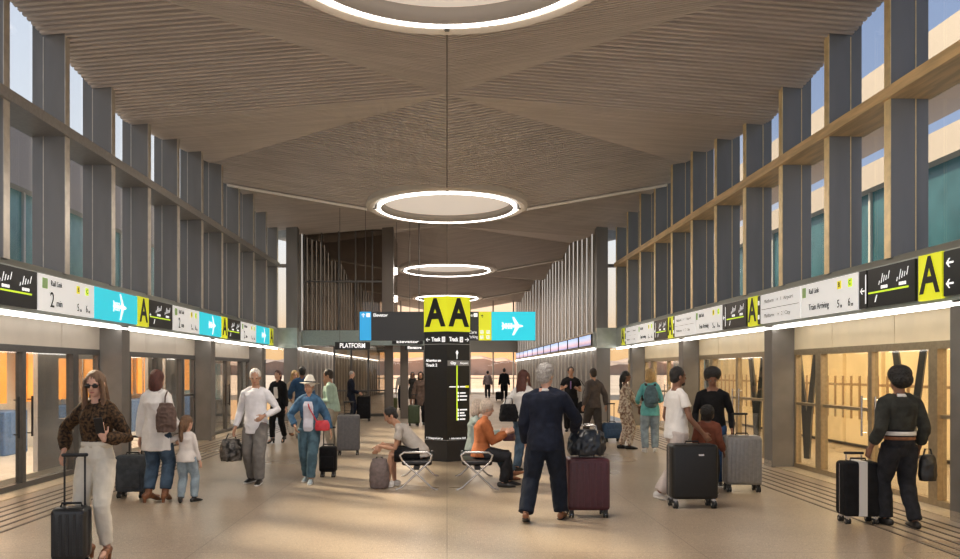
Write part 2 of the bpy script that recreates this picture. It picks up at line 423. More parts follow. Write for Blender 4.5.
# ============================================================ SIDE WALLS
fin_n = 0; win_n = 1
FY = [11.53 + 1.6 * k for k in range(-6, 10)]      # near faces of the fins
for s in (-1, 1):
    side = 'left' if s < 0 else 'right'; fm = FIN if s < 0 else FIN_R; em = EDGE_L if s < 0 else EDGE
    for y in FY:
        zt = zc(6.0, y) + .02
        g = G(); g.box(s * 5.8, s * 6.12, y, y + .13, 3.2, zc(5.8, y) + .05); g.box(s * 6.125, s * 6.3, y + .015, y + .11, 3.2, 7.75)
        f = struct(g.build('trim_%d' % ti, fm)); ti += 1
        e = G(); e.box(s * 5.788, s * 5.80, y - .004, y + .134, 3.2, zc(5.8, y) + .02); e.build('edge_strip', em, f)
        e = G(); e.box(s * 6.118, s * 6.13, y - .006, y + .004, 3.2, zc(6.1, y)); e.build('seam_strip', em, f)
    # window panes between fins
    for i in range(len(FY)):
        y0 = FY[i] + .13; y1 = y0 + 1.47
        g = G(); g.box(s * 6.31, s * 6.325, y0 - .05, y1 + .05, 3.2, 5.3); g.box(s * 6.31, s * 6.325, y0 - .05, y1 + .05, 5.45, 7.75)
        p = struct(g.build('window_%d' % win_n, GLASS)); win_n += 1
    g = G(); g.box(s * 6.25, s * 6.36, 1.8, 27.6, 7.1, 7.75); struct(g.build('trim_%d' % ti, FRAME)); ti += 1
    # horizontal rail
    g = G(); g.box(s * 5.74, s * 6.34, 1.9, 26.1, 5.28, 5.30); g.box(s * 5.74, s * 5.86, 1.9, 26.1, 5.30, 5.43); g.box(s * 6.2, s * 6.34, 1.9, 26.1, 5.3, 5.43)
    struct(g.build('trim_%d' % ti, RAILG if s < 0 else RAIL_R)); ti += 1
    # band carrying the signs
    T = Matrix.Identity(4)
    prof = [(6.34, 2.50), (5.90, 2.50), (5.80, 2.53), (5.80, 3.13), (5.84, 3.22), (6.34, 3.24)]
    g = G(); n = len(prof)
    g.add([(s * x, 1.5, z) for x, z in prof] + [(s * x, 26.0, z) for x, z in prof], [tuple(range(n)), tuple(range(n, 2 * n))] + [(i, (i + 1) % n, n + (i + 1) % n, n + i) for i in range(n)])
    wb = struct(g.build('wall_' + side, BAND))
    g = G(); g.box(s * 5.80, s * 5.88, 1.5, 26.0, 2.465, 2.502)
    l = g.build('light_strip', LED, wb)
    # header panels over the doors
    g = G(); yy = 2.0
    while yy < 26:
        g.box(s * 6.20, s * 6.34, yy + .006, min(26, yy + 1.7), 2.10, 2.50); yy += 1.706
    g.build('header_panel', HEAD if s < 0 else mat('header_panel_warm_lit', (.82, .68, .46), .4, .1, var=.04, vs=3), wb)  # right headers: warm light painted in as a cream tone
# ============================================================ PILLARS + PLATFORM DOORS
PY = [3.3, 8.43, 13.56, 18.69, 23.82]
dn = 1
DG = glassmat('door_glass', (.86, .88, .88), 1.0)
for s in (-1, 1):
    pm = PILL; fm = FRAME if s < 0 else FRAME_R
    for y in PY:
        g = G(); g.box(s * 5.80, s * 6.22, y, y + .34, 0, 2.52)
        p = struct(g.build('pillar', pm, bevel=.01))
        g = G(); g.box(s * 5.79, s * 5.80, y + .02, y + .32, .0, .12); g.build('kick_plate', STEEL, p)
    for i in range(len(PY)):
        y0 = PY[i] + .34; y1 = (PY[i + 1] if i + 1 < len(PY) else 26.0)
        L = y1 - y0
        root = struct(empty('door_%d' % dn, (s * 6.25, y0, 0))); dn += 1
        def fb(name, m, a0, a1, z0, z1, dx0=-.04, dx1=.04, par=root):
            return G().box(s * dx0, s * dx1, a0, a1, z0, z1).build(name, m, par)
        fb('head_rail', fm, 0, L, 2.0, 2.10, -.06, .06)
        fb('sill', fm, 0, L, 0, .09, -.06, .06)
        posts = [0, .9, L / 2 - .02, L - .9, L]
        if L < 3: posts = [0, L / 2, L]
        for k, p in enumerate(posts):
            wd = .05 if k not in (1, 3) else .09
            fb('post', fm, max(0, p - wd), min(L, p + wd), .09, 2.0, -.07 if k in (1, 3) else -.05, .05)
        for k in range(len(posts) - 1):
            a0 = posts[k] + .06; a1 = posts[k + 1] - .06
            fixed = k in (0, 3)
            pn = fb('pane', DG, a0, a1, .09, 2.0, -.008, .008)
            if fixed or s > 0:
                fb('mid_rail', fm, a0, a1, 1.12, 1.17, -.035, .035)
            if k in (1, 2):
                hh = a1 - .12 if k == 1 else a0 + .12
                g = G(); g.bar((-s * .07, hh, .75), (-s * .07, hh, 1.35), .016, 8); g.bar((-s * .07, hh, .8), (0, hh, .8), .01, 6); g.bar((-s * .07, hh, 1.3), (0, hh, 1.3), .01, 6)
                g.build('handle', BLACK if s < 0 else STEEL, root)
# ============================================================ SIGNS ON THE BANDS
def panel(label, cat, y0, y1, s, m, z0=2.585, z1=3.105, group='signs along the wall bands'):
    w_, h_ = y1 - y0, z1 - z0
    g = G(); g.box(s * 5.765, s * 5.805, y0 + .006, y1 - .006, z0, z1)
    o = g.build('wayfinding_sign', m); tag(o, label, cat, group)
    M = frame4((s * 5.765, (y0 + y1) / 2, (z0 + z1) / 2), (0, -s * 1, 0) if s > 0 else (0, 1, 0), (0, 0, 1), .001)
    return o, M, w_, h_
orde = ['nearest the camera', 'second from the camera', 'third from the camera', 'fourth and farthest']
k = -1
for j in range(4):
    A0 = 8.9 + 5.27 * j
    for s in (-1, 1):
        sd = 'left' if s < 0 else 'right'
        if s < 0: a0, a1 = A0, A0 + .53
        else: a0, a1 = A0 - .05, A0 + .40
        if a1 < 26:
            o, M, w_, h_ = panel('yellow sign with a black letter A on the %s wall band, %s' % (sd, orde[j]), 'sign', a0, a1, s, LIME, 2.57, 3.12)
            text('A', .62, M, 0, -.0, DKT, o, bold=.012, sx=.85)
    # left module: A, black diagram, white departures, cyan airplane
    def okL(a): return a < 25.4
    y0 = A0 + .545; y1 = y0 + 1.25
    if okL(y1):
        o, M, w_, h_ = panel('black track diagram sign on the left wall band, ' + orde[j], 'sign', y0, y1, -1, SIGNK)
        track_icon(M, w_, h_, o)
        arrow_icon(M, -w_ * .46, -.03, .07, WHT, o, math.pi)
    y0 = A0 + 1.81; y1 = y0 + 1.71
    if okL(y1):
        o, M, w_, h_ = panel('white departures sign reading 2 min on the left wall band, ' + orde[j], 'sign', y0, y1, -1, SWHITE)
        text('Rail Link', .12, M, -.52, .15, DKT, o, 'LEFT', sx=.8); text('2', .32, M, -.54, -.10, DKT, o, 'LEFT', sx=.8); text('min', .15, M, -.36, -.13, DKT, o, 'LEFT', sx=.8)
        g = G(); rect(g, M, -.74, -.60, .06, .21, .004, .001); g.build('rail_icon', mat('icon_pale_green', (.45, .72, .30), .5), o)
        g = G(); rect(g, M, .26, .36, .08, .20, .004, .001); g.build('yellow_square', YEL, o)
        g = G(); rect(g, M, .55, .65, .08, .20, .004, .001); g.build('green_square', GRN, o)
        text('B', .10, M, .31, .14, DKT, o, name='lettering'); text('C', .10, M, .60, .14, DKT, o)
        text('5', .17, M, .27, -.14, DKT, o, 'LEFT', sx=.8); text('m', .09, M, .36, -.17, DKT, o, 'LEFT', sx=.8)
        text('6', .17, M, .55, -.14, DKT, o, 'LEFT', sx=.8); text('m', .09, M, .64, -.17, DKT, o, 'LEFT', sx=.8)
    y0 = A0 + 3.53; y1 = y0 + 1.72
    if okL(y1):
        o, M, w_, h_ = panel('cyan sign with a white airplane on the left wall band, ' + orde[j], 'sign', y0, y1, -1, CYAN)
        plane_icon(M, .1, 0, .55, WHT, o)
    # right module going away from the camera: black diagram, strip, white departures, white list, strip
    y0 = A0 + .46; y1 = y0 + 1.06
    if y1 < 25.6:
        o, M, w_, h_ = panel('black track diagram sign on the right wall band, ' + orde[j], 'sign', y0, y1, 1, SIGNK)
        track_icon(M, w_, h_, o)
    y0 = A0 + 1.54; y1 = y0 + .20
    if y1 < 25.6:
        o, M, w_, h_ = panel('narrow black sign with white arrow on the right wall band, ' + orde[j], 'sign', y0, y1, 1, SIGNK)
        arrow_icon(M, 0, -.02, .11, WHT, o, math.pi)
        g = G(); rect(g, M, .07, .09, -.2, .2, .003, .001); g.build('white_line', WHT, o)
    y0 = A0 + 1.76; y1 = y0 + 1.72
    if y1 < 25.6:
        o, M, w_, h_ = panel('white departures sign reading Train Arriving on the right wall band, ' + orde[j], 'sign', y0, y1, 1, SWHITE)
        text('Rail Link', .12, M, -.58, .13, DKT, o, 'LEFT', sx=.8); text('Train Arriving', .14, M, -.58, -.12, DKT, o, 'LEFT', sx=.8)
        g = G(); rect(g, M, -.80, -.68, .05, .21, .004, .001); g.build('rail_icon', mat('icon_pale_green', (.45, .72, .30), .5), o)
        g = G(); rect(g, M, .30, .41, .08, .20, .004, .001); g.build('yellow_square', YEL, o)
        g = G(); rect(g, M, .60, .71, .08, .20, .004, .001); g.build('green_square', GRN, o)
        text('B', .10, M, .355, .14, DKT, o); text('C', .10, M, .655, .14, DKT, o)
        text('5', .17, M, .30, -.14, DKT, o, 'LEFT', sx=.8); text('m', .09, M, .39, -.17, DKT, o, 'LEFT', sx=.8)
        text('6', .17, M, .60, -.14, DKT, o, 'LEFT', sx=.8); text('m', .09, M, .69, -.17, DKT, o, 'LEFT', sx=.8)
    y0 = A0 + 3.5; y1 = y0 + 1.58
    if y1 < 25.6:
        o, M, w_, h_ = panel('white sign with two grey rows on the right wall band, ' + orde[j], 'sign', y0, y1, 1, SWHITE)
        GT = mat('lettering_grey', (.45, .43, .42), .5)
        text('Platform  →  1  Airport', .10, M, -.62, .13, GT, o, 'LEFT', fitw=1.15); text('Platform  →  2  City', .10, M, -.62, -.13, GT, o, 'LEFT', fitw=1.05)
        g = G(); rect(g, M, -.74, .74, -.012, .0, .003, .001); g.build('divider', GT, o)
    y0 = A0 + 5.09; y1 = y0 + .12
    if y1 < 25.6:
        o, M, w_, h_ = panel('tiny black sign with two white dots on the right wall band, ' + orde[j], 'sign', y0, y1, 1, SIGNK)
        g = G()
        for z in (.13, -.13): rect(g, M, -.03, .03, z - .04, z + .04, .003, .001)
        g.build('white_mark', WHT, o)
o, M, w_, h_ = panel('black sign with two white left arrows at the right edge, beside the big A', 'sign', 8.03, 8.83, 1, SIGNK)
arrow_icon(M, -.28, .12, .13, WHT, o, math.pi); arrow_icon(M, -.28, -.12, .13, WHT, o, math.pi)

# ============================================================ INNER (FAR) HALL
INX = 5.13; Y0 = 26.0; Y1 = 56.0
sy = Y0
FINW = mat('inner_fin_grey', (.36, .34, .32), .45, .1, var=.06)
LITF = emis('lit_gap_white', (1, .93, .84), 1.0)
for s in (-1, 1):
    # bulkhead facing the camera, lower band, and recess glass
    g = G(); g.box(s * 5.13, s * 6.4, Y0, Y0 + .3, 2.5, 3.2); b_ = struct(g.build('wall_' + ('left_return' if s < 0 else 'right_return'), BAND))
    g = G(); g.box(s * 5.13, s * 5.60, Y0 + .05, Y0 + .45, 0, 2.5); g.box(s * 5.13, s * 5.52, Y0 + .05, Y0 + .4, 3.2, 7.5)
    struct(g.build('pillar', FIN, bevel=.01))
    g = G(); g.box(s * 5.55, s * 6.3, Y0 + .3, Y0 + .32, 3.2, 7.6); g.box(s * 5.60, s * 6.3, Y0 + .3, Y0 + .32, 0, 2.5); struct(g.build('window_%d' % win_n, glassmat('return_glass', (.80, .88, .95)))); win_n += 1
    g = G(); g.box(s * 5.5, s * 6.3, Y0 + .26, Y0 + .34, 5.3, 5.42); struct(g.build('trim_%d' % ti, RAILG)); ti += 1
    # fins of the inner wall
    y = Y0 + .9; k = 0
    g = G(); g.box(s * 5.42, s * 5.55, Y0 + .3, Y1, 0, 7.6)
    wl = struct(g.build('wall_inner_' + ('left' if s < 0 else 'right'), mat('inner_wall_panel', (.50, .43, .34), .5, .1, var=.05)))
    while y < Y1:
        st = 1.0 if y < 40 else 1.5
        g = G(); g.box(s * 5.13, s * 5.42, y, y + .3, 0, 2.5); g.box(s * 5.13, s * 5.42, y, y + .72 * st, 3.1, min(7.5, zc(5.2, y) + .1)); g.build('fin', FINW, wl)
        g = G(); g.box(s * 5.125, s * 5.14, y - .01, y + .0, 3.1, 7.0); g.box(s * 5.40, s * 5.419, y + .5, y + .56, .05, 2.4)
        g.build('light_gap', LITF, wl); y += st
    g = G(); g.box(s * 5.06, s * 5.42, Y0 + .3, Y1, 2.52, 3.08); bo = g.build('sign_band', BAND, wl)
    g = G(); g.box(s * 5.06, s * 5.12, Y0 + .3, Y1, 2.46, 2.52); g.build('light_strip', LED, bo)
# advertising screens on the right inner band
def scr_mat():
    m = bpy.data.materials.new('screen_sunset'); m.use_nodes = True; nt = m.node_tree; b = nt.nodes['Principled BSDF']
    tc = nt.nodes.new('ShaderNodeTexCoord'); s_ = nt.nodes.new('ShaderNodeSeparateXYZ'); nt.links.new(tc.outputs['Generated'], s_.inputs[0])
    r = nt.nodes.new('ShaderNodeValToRGB'); nt.links.new(s_.outputs['Z'], r.inputs[0]); e = r.color_ramp.elements
    e[0].color = (.25, .28, .50, 1); e[1].color = (.40, .55, .85, 1); e[1].position = .9
    x = e.new(.35); x.color = (.75, .50, .55, 1); x = e.new(.6); x.color = (.55, .62, .85, 1)
    nt.links.new(r.outputs[0], b.inputs['Base Color']); nt.links.new(r.outputs[0], b.inputs['Emission Color']); b.inputs['Emission Strength'].default_value = .8
    return m
SCR = scr_mat(); y = Y0 + .5; k = 0
ordn = ['first', 'second', 'third', 'fourth', 'fifth', 'sixth', 'seventh', 'eighth', 'ninth', 'tenth', 'eleventh']
while y < Y1 - 2.6:
    o = G().box(5.02, 5.062, y, y + 2.4, 2.60, 3.02).build('display_screen', SIGNK); tag(o, 'blue and pink display screen on the far right wall, %s from the camera' % ordn[k], 'screen', 'display screens along the far right wall')
    G().box(5.015, 5.022, y + .05, y + 2.35, 2.63, 2.99).build('picture', SCR, o)
    y += 2.62; k += 1
# glass box on the left
BOXG = glassmat('smoky_glass', (.50, .46, .42), .9)
g = G(); g.box(-5.1, -1.95, 27.0, 27.03, 3.15, 6.75); g.box(-1.98, -1.95, 27.03, 30, 3.15, 6.75)
gb_ = struct(g.build('window_%d' % win_n, BOXG)); win_n += 1
g = G()
for x in (-5.05, -4.45, -3.85, -3.25, -2.65): g.box(x - .02, x + .02, 26.97, 27.07, 3.15, 6.7)
for z in (4.9,): g.box(-5.1, -1.95, 26.98, 27.06, z - .03, z + .03)
g.build('mullion', FRAME, gb_)
g = G(); g.box(-2.30, -1.90, 26.9, 27.3, 3.15, 6.85); struct(g.build('pillar', mat('brown_grey_column', (.16, .135, .115), .4, .3), bevel=.01))
g = G(); g.box(-5.1, -.35, 26.7, 27.0, 2.62, 3.15); struct(g.build('wall_balcony_front', mat('teal_grey_fascia', (.30, .36, .34), .3, .4, var=.08)))
g = G(); g.box(-5.1, -1.5, 27.0, 31.5, 2.70, 3.1); struct(g.build('floor_balcony', mat('soffit_grey', (.22, .2, .19), .5)))
g = G(); g.box(-5.1, -4.9, 26.95, 27.0, 2.5, 2.56); 
# lower glazed enclosure beneath the balcony
LG = glassmat('lobby_glass', (.66, .62, .56), 1.0)
g = G(); g.box(-4.3, -2.35, 29.0, 29.03, 0, 2.65); lw = struct(g.build('window_%d' % win_n, LG)); win_n += 1
g = G()
for x in (-4.3, -3.65, -3.0, -2.35): g.box(x - .03, x + .03, 28.95, 29.08, 0, 2.65)
g.box(-4.3, -2.35, 28.96, 29.06, 0, .1); g.box(-4.3, -2.35, 28.96, 29.06, .95, 1.0); g.build('mullion', FRAME, lw)
for x in (-2.1, -1.55):
    g = G(); g.box(x - .14, x + .14, 27.5, 27.8, 0, 2.7); struct(g.build('pillar', mat('brown_grey_column', (.16, .135, .115), .4, .3), bevel=.01))
for k, x in enumerate((-4.2, -3.2)):
    o = G().box(x - .3, x + .3, 27.4, 27.5, 2.66, 2.70).build('ceiling_lamp', LED); tag(o, 'slim white lamp under the balcony soffit, ' + ('left one' if k == 0 else 'right one'), 'lamp', 'lamps under the balcony')
# end wall
g = G(); g.box(-5.5, 5.5, Y1, Y1 + .02, 0, 7.2); struct(g.build('window_%d' % win_n, glassmat('end_glass', (.97, .97, .97), .6))); win_n += 1
g = G(); g.box(-5.5, 5.5, Y1 - .2, Y1 + .3, 3.1, 3.95); struct(g.build('wall_far', mat('grey_green_transom', (.30, .31, .29), .45, .2)))
for x in (-5.0, -3.4, -1.7, 0, 1.7, 3.4, 4.9):
    g = G(); g.box(x - .05, x + .05, Y1 - .06, Y1 + .1, 0, 6.9); struct(g.build('trim_%d' % ti, mat('grey_mullion', (.35, .32, .29), .4, .3))); ti += 1
g = G(); g.box(-5.5, 5.5, Y1 - .05, Y1 + .05, 1.15, 1.22); g.box(-5.5, 5.5, Y1 - .05, Y1 + .05, 0, .15); struct(g.build('trim_%d' % ti, mat('pale_rail', (.7, .68, .66), .4, .3))); ti += 1
# ============================================================ OUTSIDE
for s in (-1, 1):
    sd = 'left' if s < 0 else 'right'
    t = empty('building', (s * 14, 5, 0)); tag(t, 'long low building with teal glass wall and cream roof edge seen through the %s windows' % sd, 'building')
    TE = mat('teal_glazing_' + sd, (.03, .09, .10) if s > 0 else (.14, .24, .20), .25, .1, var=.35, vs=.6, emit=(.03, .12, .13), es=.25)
    G().box(0, s * 3, 0, 42, 0, 7.6).build('wall', TE, t)
    g = G()
    for k in range(17): g.box(-s * .08, 0, k * 2.5, k * 2.5 + .12, 0, 7.6)
    g.build('mullion', mat('pale_mullion', (.5, .48, .42), .4, .3), t)
    zt = 9.9 if s < 0 else 8.4
    G().box(-s * .4, s * 3, -2, 43, 7.6, zt).build('roof_edge', mat('cream_fascia', (.36, .30, .24), .5, var=.05), t)
    if s > 0: G().box(-.4, 3, -2, 43, 10.4, 11.3).build('upper_roof_edge', mat('cream_fascia', (.36, .30, .24), .5, var=.05), t)
g = G(); hv = []
nh = 60
for i in range(nh + 1):
    x = -160 + 320 * i / nh; h = 5 + 4 * noise.noise(V((x * .03, 1.3, 0))) + 2 * noise.noise(V((x * .15, 4.3, 0)))
    hv += [(x, 330, -3), (x, 330, h), (x, 360, h + 2), (x, 380, -3)]
g.add(hv, [(4 * i + j, 4 * i + j + 1, 4 * i + 5 + j, 4 * i + 4 + j) for i in range(nh) for j in range(3)])
struct(g.build('hills', mat('dusk_hills', (.52, .34, .24), .9, var=.3, vs=.05)))
struct(G().box(-200, 200, 58, 380, -.5, -.1).build('ground', mat('outside_ground', (.62, .44, .30), .8, var=.2, vs=.2)))
g = G().box(-5.4, 5.4, 57, 74, -.3, 0); struct(g.build('floor_terrace', mat('terrace_stone', (.55, .50, .45), .4, var=.1)))
# the train on the left
ORG = mat('orange_partition', (.85, .33, .06), .45, var=.15, vs=3, emit=(1, .36, .05), es=.5)  # glow imitates warm light on the panels, which are no lamps
TRN = mat('train_body', (.42, .43, .45), .3, .4, var=.05)
TWH = mat('train_inner_wall', (.66, .64, .60), .4, var=.1, vs=2)
BLS = mat('blue_seat', (.10, .20, .42), .6, var=.2)
for c in range(3):
    y0 = 2.5 + 8.2 * c
    t = empty('train_carriage', (-7.0, y0, 0)); tag(t, 'grey train carriage behind the left platform doors, ' + ['nearest the camera', 'middle one', 'farthest'][c], 'train', 'train carriages at the left platform')
    L = 8.0; g = G(); g.box(-2.6, -2.5, 0, L, -.1, 2.4); g.box(-2.6, 0, 0, L, 2.3, 2.42); g.box(-2.6, 0, 0, L, -.12, 0); g.build('body', TWH, t)
    g = G()
    for (a, b2) in ((0, .9), (2.3, 3.0), (5.0, 5.7), (7.1, 8.0)): g.box(-.08, 0, a, b2, 0, 2.3)
    for (a, b2) in ((3.0, 5.0),): g.box(-.08, 0, a, b2, 0, .85); g.box(-.08, 0, a, b2, 1.95, 2.3)
    for (a, b2) in ((.9, 2.3), (5.7, 7.1)): g.box(-.08, 0, a, b2, 2.05, 2.3)
    g.build('side_panel', TRN, t)
    for a in (3.0, ): G().box(-.05, -.03, a, a + 2, .85, 1.95).build('window', GLASS, t)
    for a in (.3, 1.5, 2.5, 3.6, 4.4, 5.9, 6.7, 7.4): G().box(-2.2, -2.15, a, a + .7, 1.05, 2.28).build('partition', ORG, t)
    for a in (.2, 2.4, 3.5, 4.6, 7.3): G().box(-2.45, -1.9, a, a + .85, .0, .9).build('seat', BLS, t, bevel=.03)
    for a in (1.6, 3.2, 4.8, 6.4): G().bar((-1.2, a, 0), (-1.2, a, 2.3), .02, 8).build('pole', STEEL, t)
    for a in (1.3, 4.0, 6.7):
        G().box(-1.5, -1.1, a - .5, a + .5, 2.24, 2.28).build('lamp', emis('train_lamp', (1, .80, .58), 14.0), t)
# the track side on the right
CRM = mat('cream_track_wall', (.86, .68, .40), .5, var=.12, vs=.8, emit=(1, .70, .32), es=.18)  # faint emission stands for warm light falling on the wall
t = empty('track_wall', (9.4, 2, 0)); tag(t, 'cream lit wall across the track behind the right platform doors', 'wall')
g = G(); 
for k in range(16): g.box(0, .2, k * 1.6 + .05, k * 1.6 + 1.5, 0.05, 3.3)
g.build('panel', CRM, t); G().box(.2, .3, 0, 26, -.1, 3.4).build('backing', FRAME, t)
struct(G().box(6.34, 9.7, 1, 27, -.35, -.05).build('floor_track', mat('track_floor', (.46, .38, .28), .5, var=.15)))
struct(G().box(-9.7, -6.34, 1, 27, -.4, -.15).build('floor_track_left', mat('track_floor', (.46, .38, .28), .5, var=.15)))
DKS = mat('dark_strut', (.05, .06, .075), .4, .3)
pos = [(10.2, 'behind the person with the white striped suitcase'), (12.0, 'beside the dark frame post'), (15.4, 'behind the grey suitcase'), (17.9, 'behind the tall bearded man'), (21.0, 'far one'), (23.2, 'farthest')]
for k, (y, wh) in enumerate(pos):
    t = empty('support_strut', (7.3, y, -.05)); tag(t, 'dark V shaped strut beyond the right doors, ' + wh, 'strut', 'V struts on the right track side')
    for q in (-1, 1):
        G().loft([(0, 0, 0), (0, q * .10, .9), (0, q * .42, 2.35)], [(.07, .07), (.07, .07), (.06, .06)], side=(1, 0, 0), n=4, dome=False).build('arm', DKS, t)
t = empty('picket_fence', (8.3, 4, 0)); tag(t, 'wooden picket fence beyond the track behind the right platform doors', 'fence')
WDF = mat('fence_wood', (.50, .33, .18), .6, var=.2)
for z in (.95, 1.42): G().box(-.02, .02, 0, 21, z, z + .05).build('rail', WDF, t)
g = G(); y = 0
while y < 21: g.box(-.035, -.02, y, y + .07, .75, 1.62); y += .32
g.build('pickets', WDF, t)
for k in range(4):
    o = G().box(7.2, 8.6, 3.5 + 6 * k, 4.2 + 6 * k, 3.12, 3.18).build('track_fill_lamp', emis('track_fill_glow', (1, .78, .46), 14.0)); tag(o, 'added warm fill lamp over the right track, number %s from the camera' % ['one', 'two', 'three', 'four'][k], 'lamp', 'added fill lamps over the right track')  # added fixtures to account for the warm light over the track
for s in (-1, 1):
    struct(G().box(s * 6.34, s * 9.9, 1, 27, 3.2, 3.3).build('ceiling_track', mat('track_soffit', (.5, .45, .38), .6)))
    area('track_fill', (s * 7.6, 14, 3.1 if s > 0 else 2.2), (0, 0, 0), 1.6, 23, 420 if s > 0 else 480, (1, .74, .45) if s > 0 else (1, .76, .52))  # added fill lights, brighten the spaces behind both rows of doors
# ============================================================ KIOSK
KY = 14.86; KR = .5
kt = empty('sign_pylon', (0, KY, 0)); tag(kt, 'hexagonal black wayfinding pylon topped with two yellow panels lettered A', 'pylon')
def hexg(g, r, z0, z1, r1=None):
    r1 = r if r1 is None else r1
    p = [(math.sin(rad(60 * i)), -math.cos(rad(60 * i))) for i in range(6)]
    g.add([(r * x, r * y, z0) for x, y in p] + [(r1 * x, r1 * y, z1) for x, y in p], [tuple(range(6)), tuple(range(6, 12))] + [(i, (i + 1) % 6, 6 + (i + 1) % 6, 6 + i) for i in range(6)])
g = G(); hexg(g, KR, .42, 2.47); g.build('column', SIGNK, kt)
g = G(); hexg(g, KR - .02, 0, .42, KR - .0); g.build('plinth', mat('plinth_dark', (.02, .022, .026), .3), kt)
g = G(); hexg(g, KR + .012, 2.47, 3.14); g.build('yellow_head', LIME, kt)
g = G(); hexg(g, KR + .006, 2.225, 2.235); hexg(g, KR + .004, .405, .412); g.build('grey_line', mat('grey_line', (.4, .4, .4), .4), kt)
def face(kf, zc_, off=.0):
    a, b = (0, -1) if kf > 0 else (-1, 0)
    p0 = V((0, -KR, 0)); p1 = V((kf * KR * math.sin(rad(60)), -KR * .5, 0))
    c = (p0 + p1) / 2; c.z = zc_; r = (p1 - p0) * kf
    return frame4(c, r, (0, 0, 1), off)
for kf in (-1, 1):
    text('A', .72, face(kf, 2.805, .012), 0, 0, DKT, kt, bold=.026, sx=.82)
M = face(-1, 2.32, .002); arrow_icon(M, -.17, 0, .09, WHT, kt, math.pi); text('Track', .11, M, .01, 0, WHT, kt, bold=.004, fitw=.20)
g = G(); rect(g, M, .14, .21, -.05, .05); g.build('number_tile', WHT, kt); text('1', .09, M @ Matrix.Translation((0, 0, .004)), .175, 0, DKT, kt)
M = face(1, 2.32, .002); arrow_icon(M, .19, 0, .09, WHT, kt, 0); text('Track', .11, M, -.11, 0, WHT, kt, bold=.004, fitw=.20)
g = G(); rect(g, M, .03, .10, -.05, .05); g.build('number_tile', WHT, kt); text('2', .09, M @ Matrix.Translation((0, 0, .004)), .065, 0, DKT, kt)
M = face(-1, 1.87, .002); text('All services use', .07, M, -.21, .05, WHT, kt, 'LEFT', fitw=.33, bold=.002)
text('Track 2', .08, M, -.21, -.04, WHT, kt, 'LEFT', bold=.002)
M = face(1, 1.87, .002); g = G(); rect(g, M, -.24, .24, -.05, .05); g.build('header_strip', mat('sign_grey', (.28, .28, .28), .4), kt); text('City', .07, M @ Matrix.Translation((0, 0, .004)), -.12, 0, WHT, kt, bold=.003); text('Airport', .06, M @ Matrix.Translation((0, 0, .004)), .12, 0, WHT, kt)
M = face(1, 0, .002)
g = G(); rect(g, M, -.045, -.02, .78, 1.83); g.build('line_map', GRN, kt)
g = G(); T = M @ Matrix.Translation((-.032, 2.07, 0)); g.prism([(-.03, 0), (0, -.05), (.03, 0), (0, .05)], T, .004); rect(g, M, -.04, -.025, 1.95, 2.05)
for z, w_ in ((1.42, .2), (1.30, .13), (1.24, .16), (1.17, .15), (.98, .16), (.92, .1), (.87, .13), (.80, .12)):
    rect(g, M, .03, .03 + w_, z - .012, z + .012); rect(g, M, -.018, .008, z - .02, z + .02)
rect(g, M, -.2, -.06, 1.41, 1.43); g.build('stop_names', WHT, kt)
g = G(); rect(g, M, .15, .23, 1.40, 1.44, .006); g.build('airport_tile', LIME, kt)
text('P  Parking and pick up', .05, face(-1, .44, .002), -.2, .0, WHT, kt, 'LEFT', fitw=.36); text('i  Information desk', .05, face(1, .44, .002), -.2, 0, WHT, kt, 'LEFT', fitw=.36)
# wings
def wing(x0, x1, segs, label, y=14.72, z0=2.31, z1=2.87):
    t = empty('wing_sign', (0, y, 0)); tag(t, label, 'sign')
    G().box(min(x0, x1), max(x0, x1), 0.01, .10, z0, z1).build('casing', SIGNK, t)
    for (a, b_, m, nm) in segs: G().box(a, b_, -.002, .012, z0 + .003, z1 - .003).build(nm, m, t)
    return t
DKP = mat('sign_charcoal', (.035, .037, .040), .4)
t = wing(-1.70, -.38, [(-1.69, -1.47, BLUE, 'blue_panel'), (-1.465, -.38, DKP, 'charcoal_panel')], 'long sign on the left of the pylon, blue end and blank charcoal panel reading Elevator')
M = frame4((0, -.003, 0), (1, 0, 0), (0, 0, 1)); text('Elevator', .085, M, -1.43, 2.80, WHT, t, 'LEFT', bold=.002)
arrow_icon(M, -1.62, 2.80, .08, WHT, t, math.pi / 2); g = G(); rect(g, M, -1.56, -1.49, 2.765, 2.84); g.build('lift_tile', WHT, t)
t = wing(.38, 1.72, [(.38, .61, DKP, 'charcoal_panel'), (.615, .86, LIME, 'lime_panel'), (.865, 1.71, CYAN, 'cyan_panel')], 'long sign on the right of the pylon, lime panel and cyan panel with white airplane')
plane_icon(M, 1.27, 2.59, .42, WHT, t)
g = G(); rect(g, M, .52, .59, 2.77, 2.84); g.build('lift_tile', WHT, t); text('ker', .08, M, .415, 2.80, WHT, t, 'LEFT'); text('Care', .08, M, .42, 2.47, WHT, t, 'LEFT', fitw=.15); text('Parking', .08, M, .42, 2.38, WHT, t, 'LEFT', fitw=.17)
g = G()
for x in (.64, .76):
    for z in (2.34, 2.44): rect(g, M, x, x + .07, z, z + .07)
g.build('service_icons', mat('icon_pale', (.9, .95, .7), .4, emit=(.9, .95, .7), es=.4), t)
arrow_icon(M, .68, 2.78, .07, DKT, t, math.pi / 2)
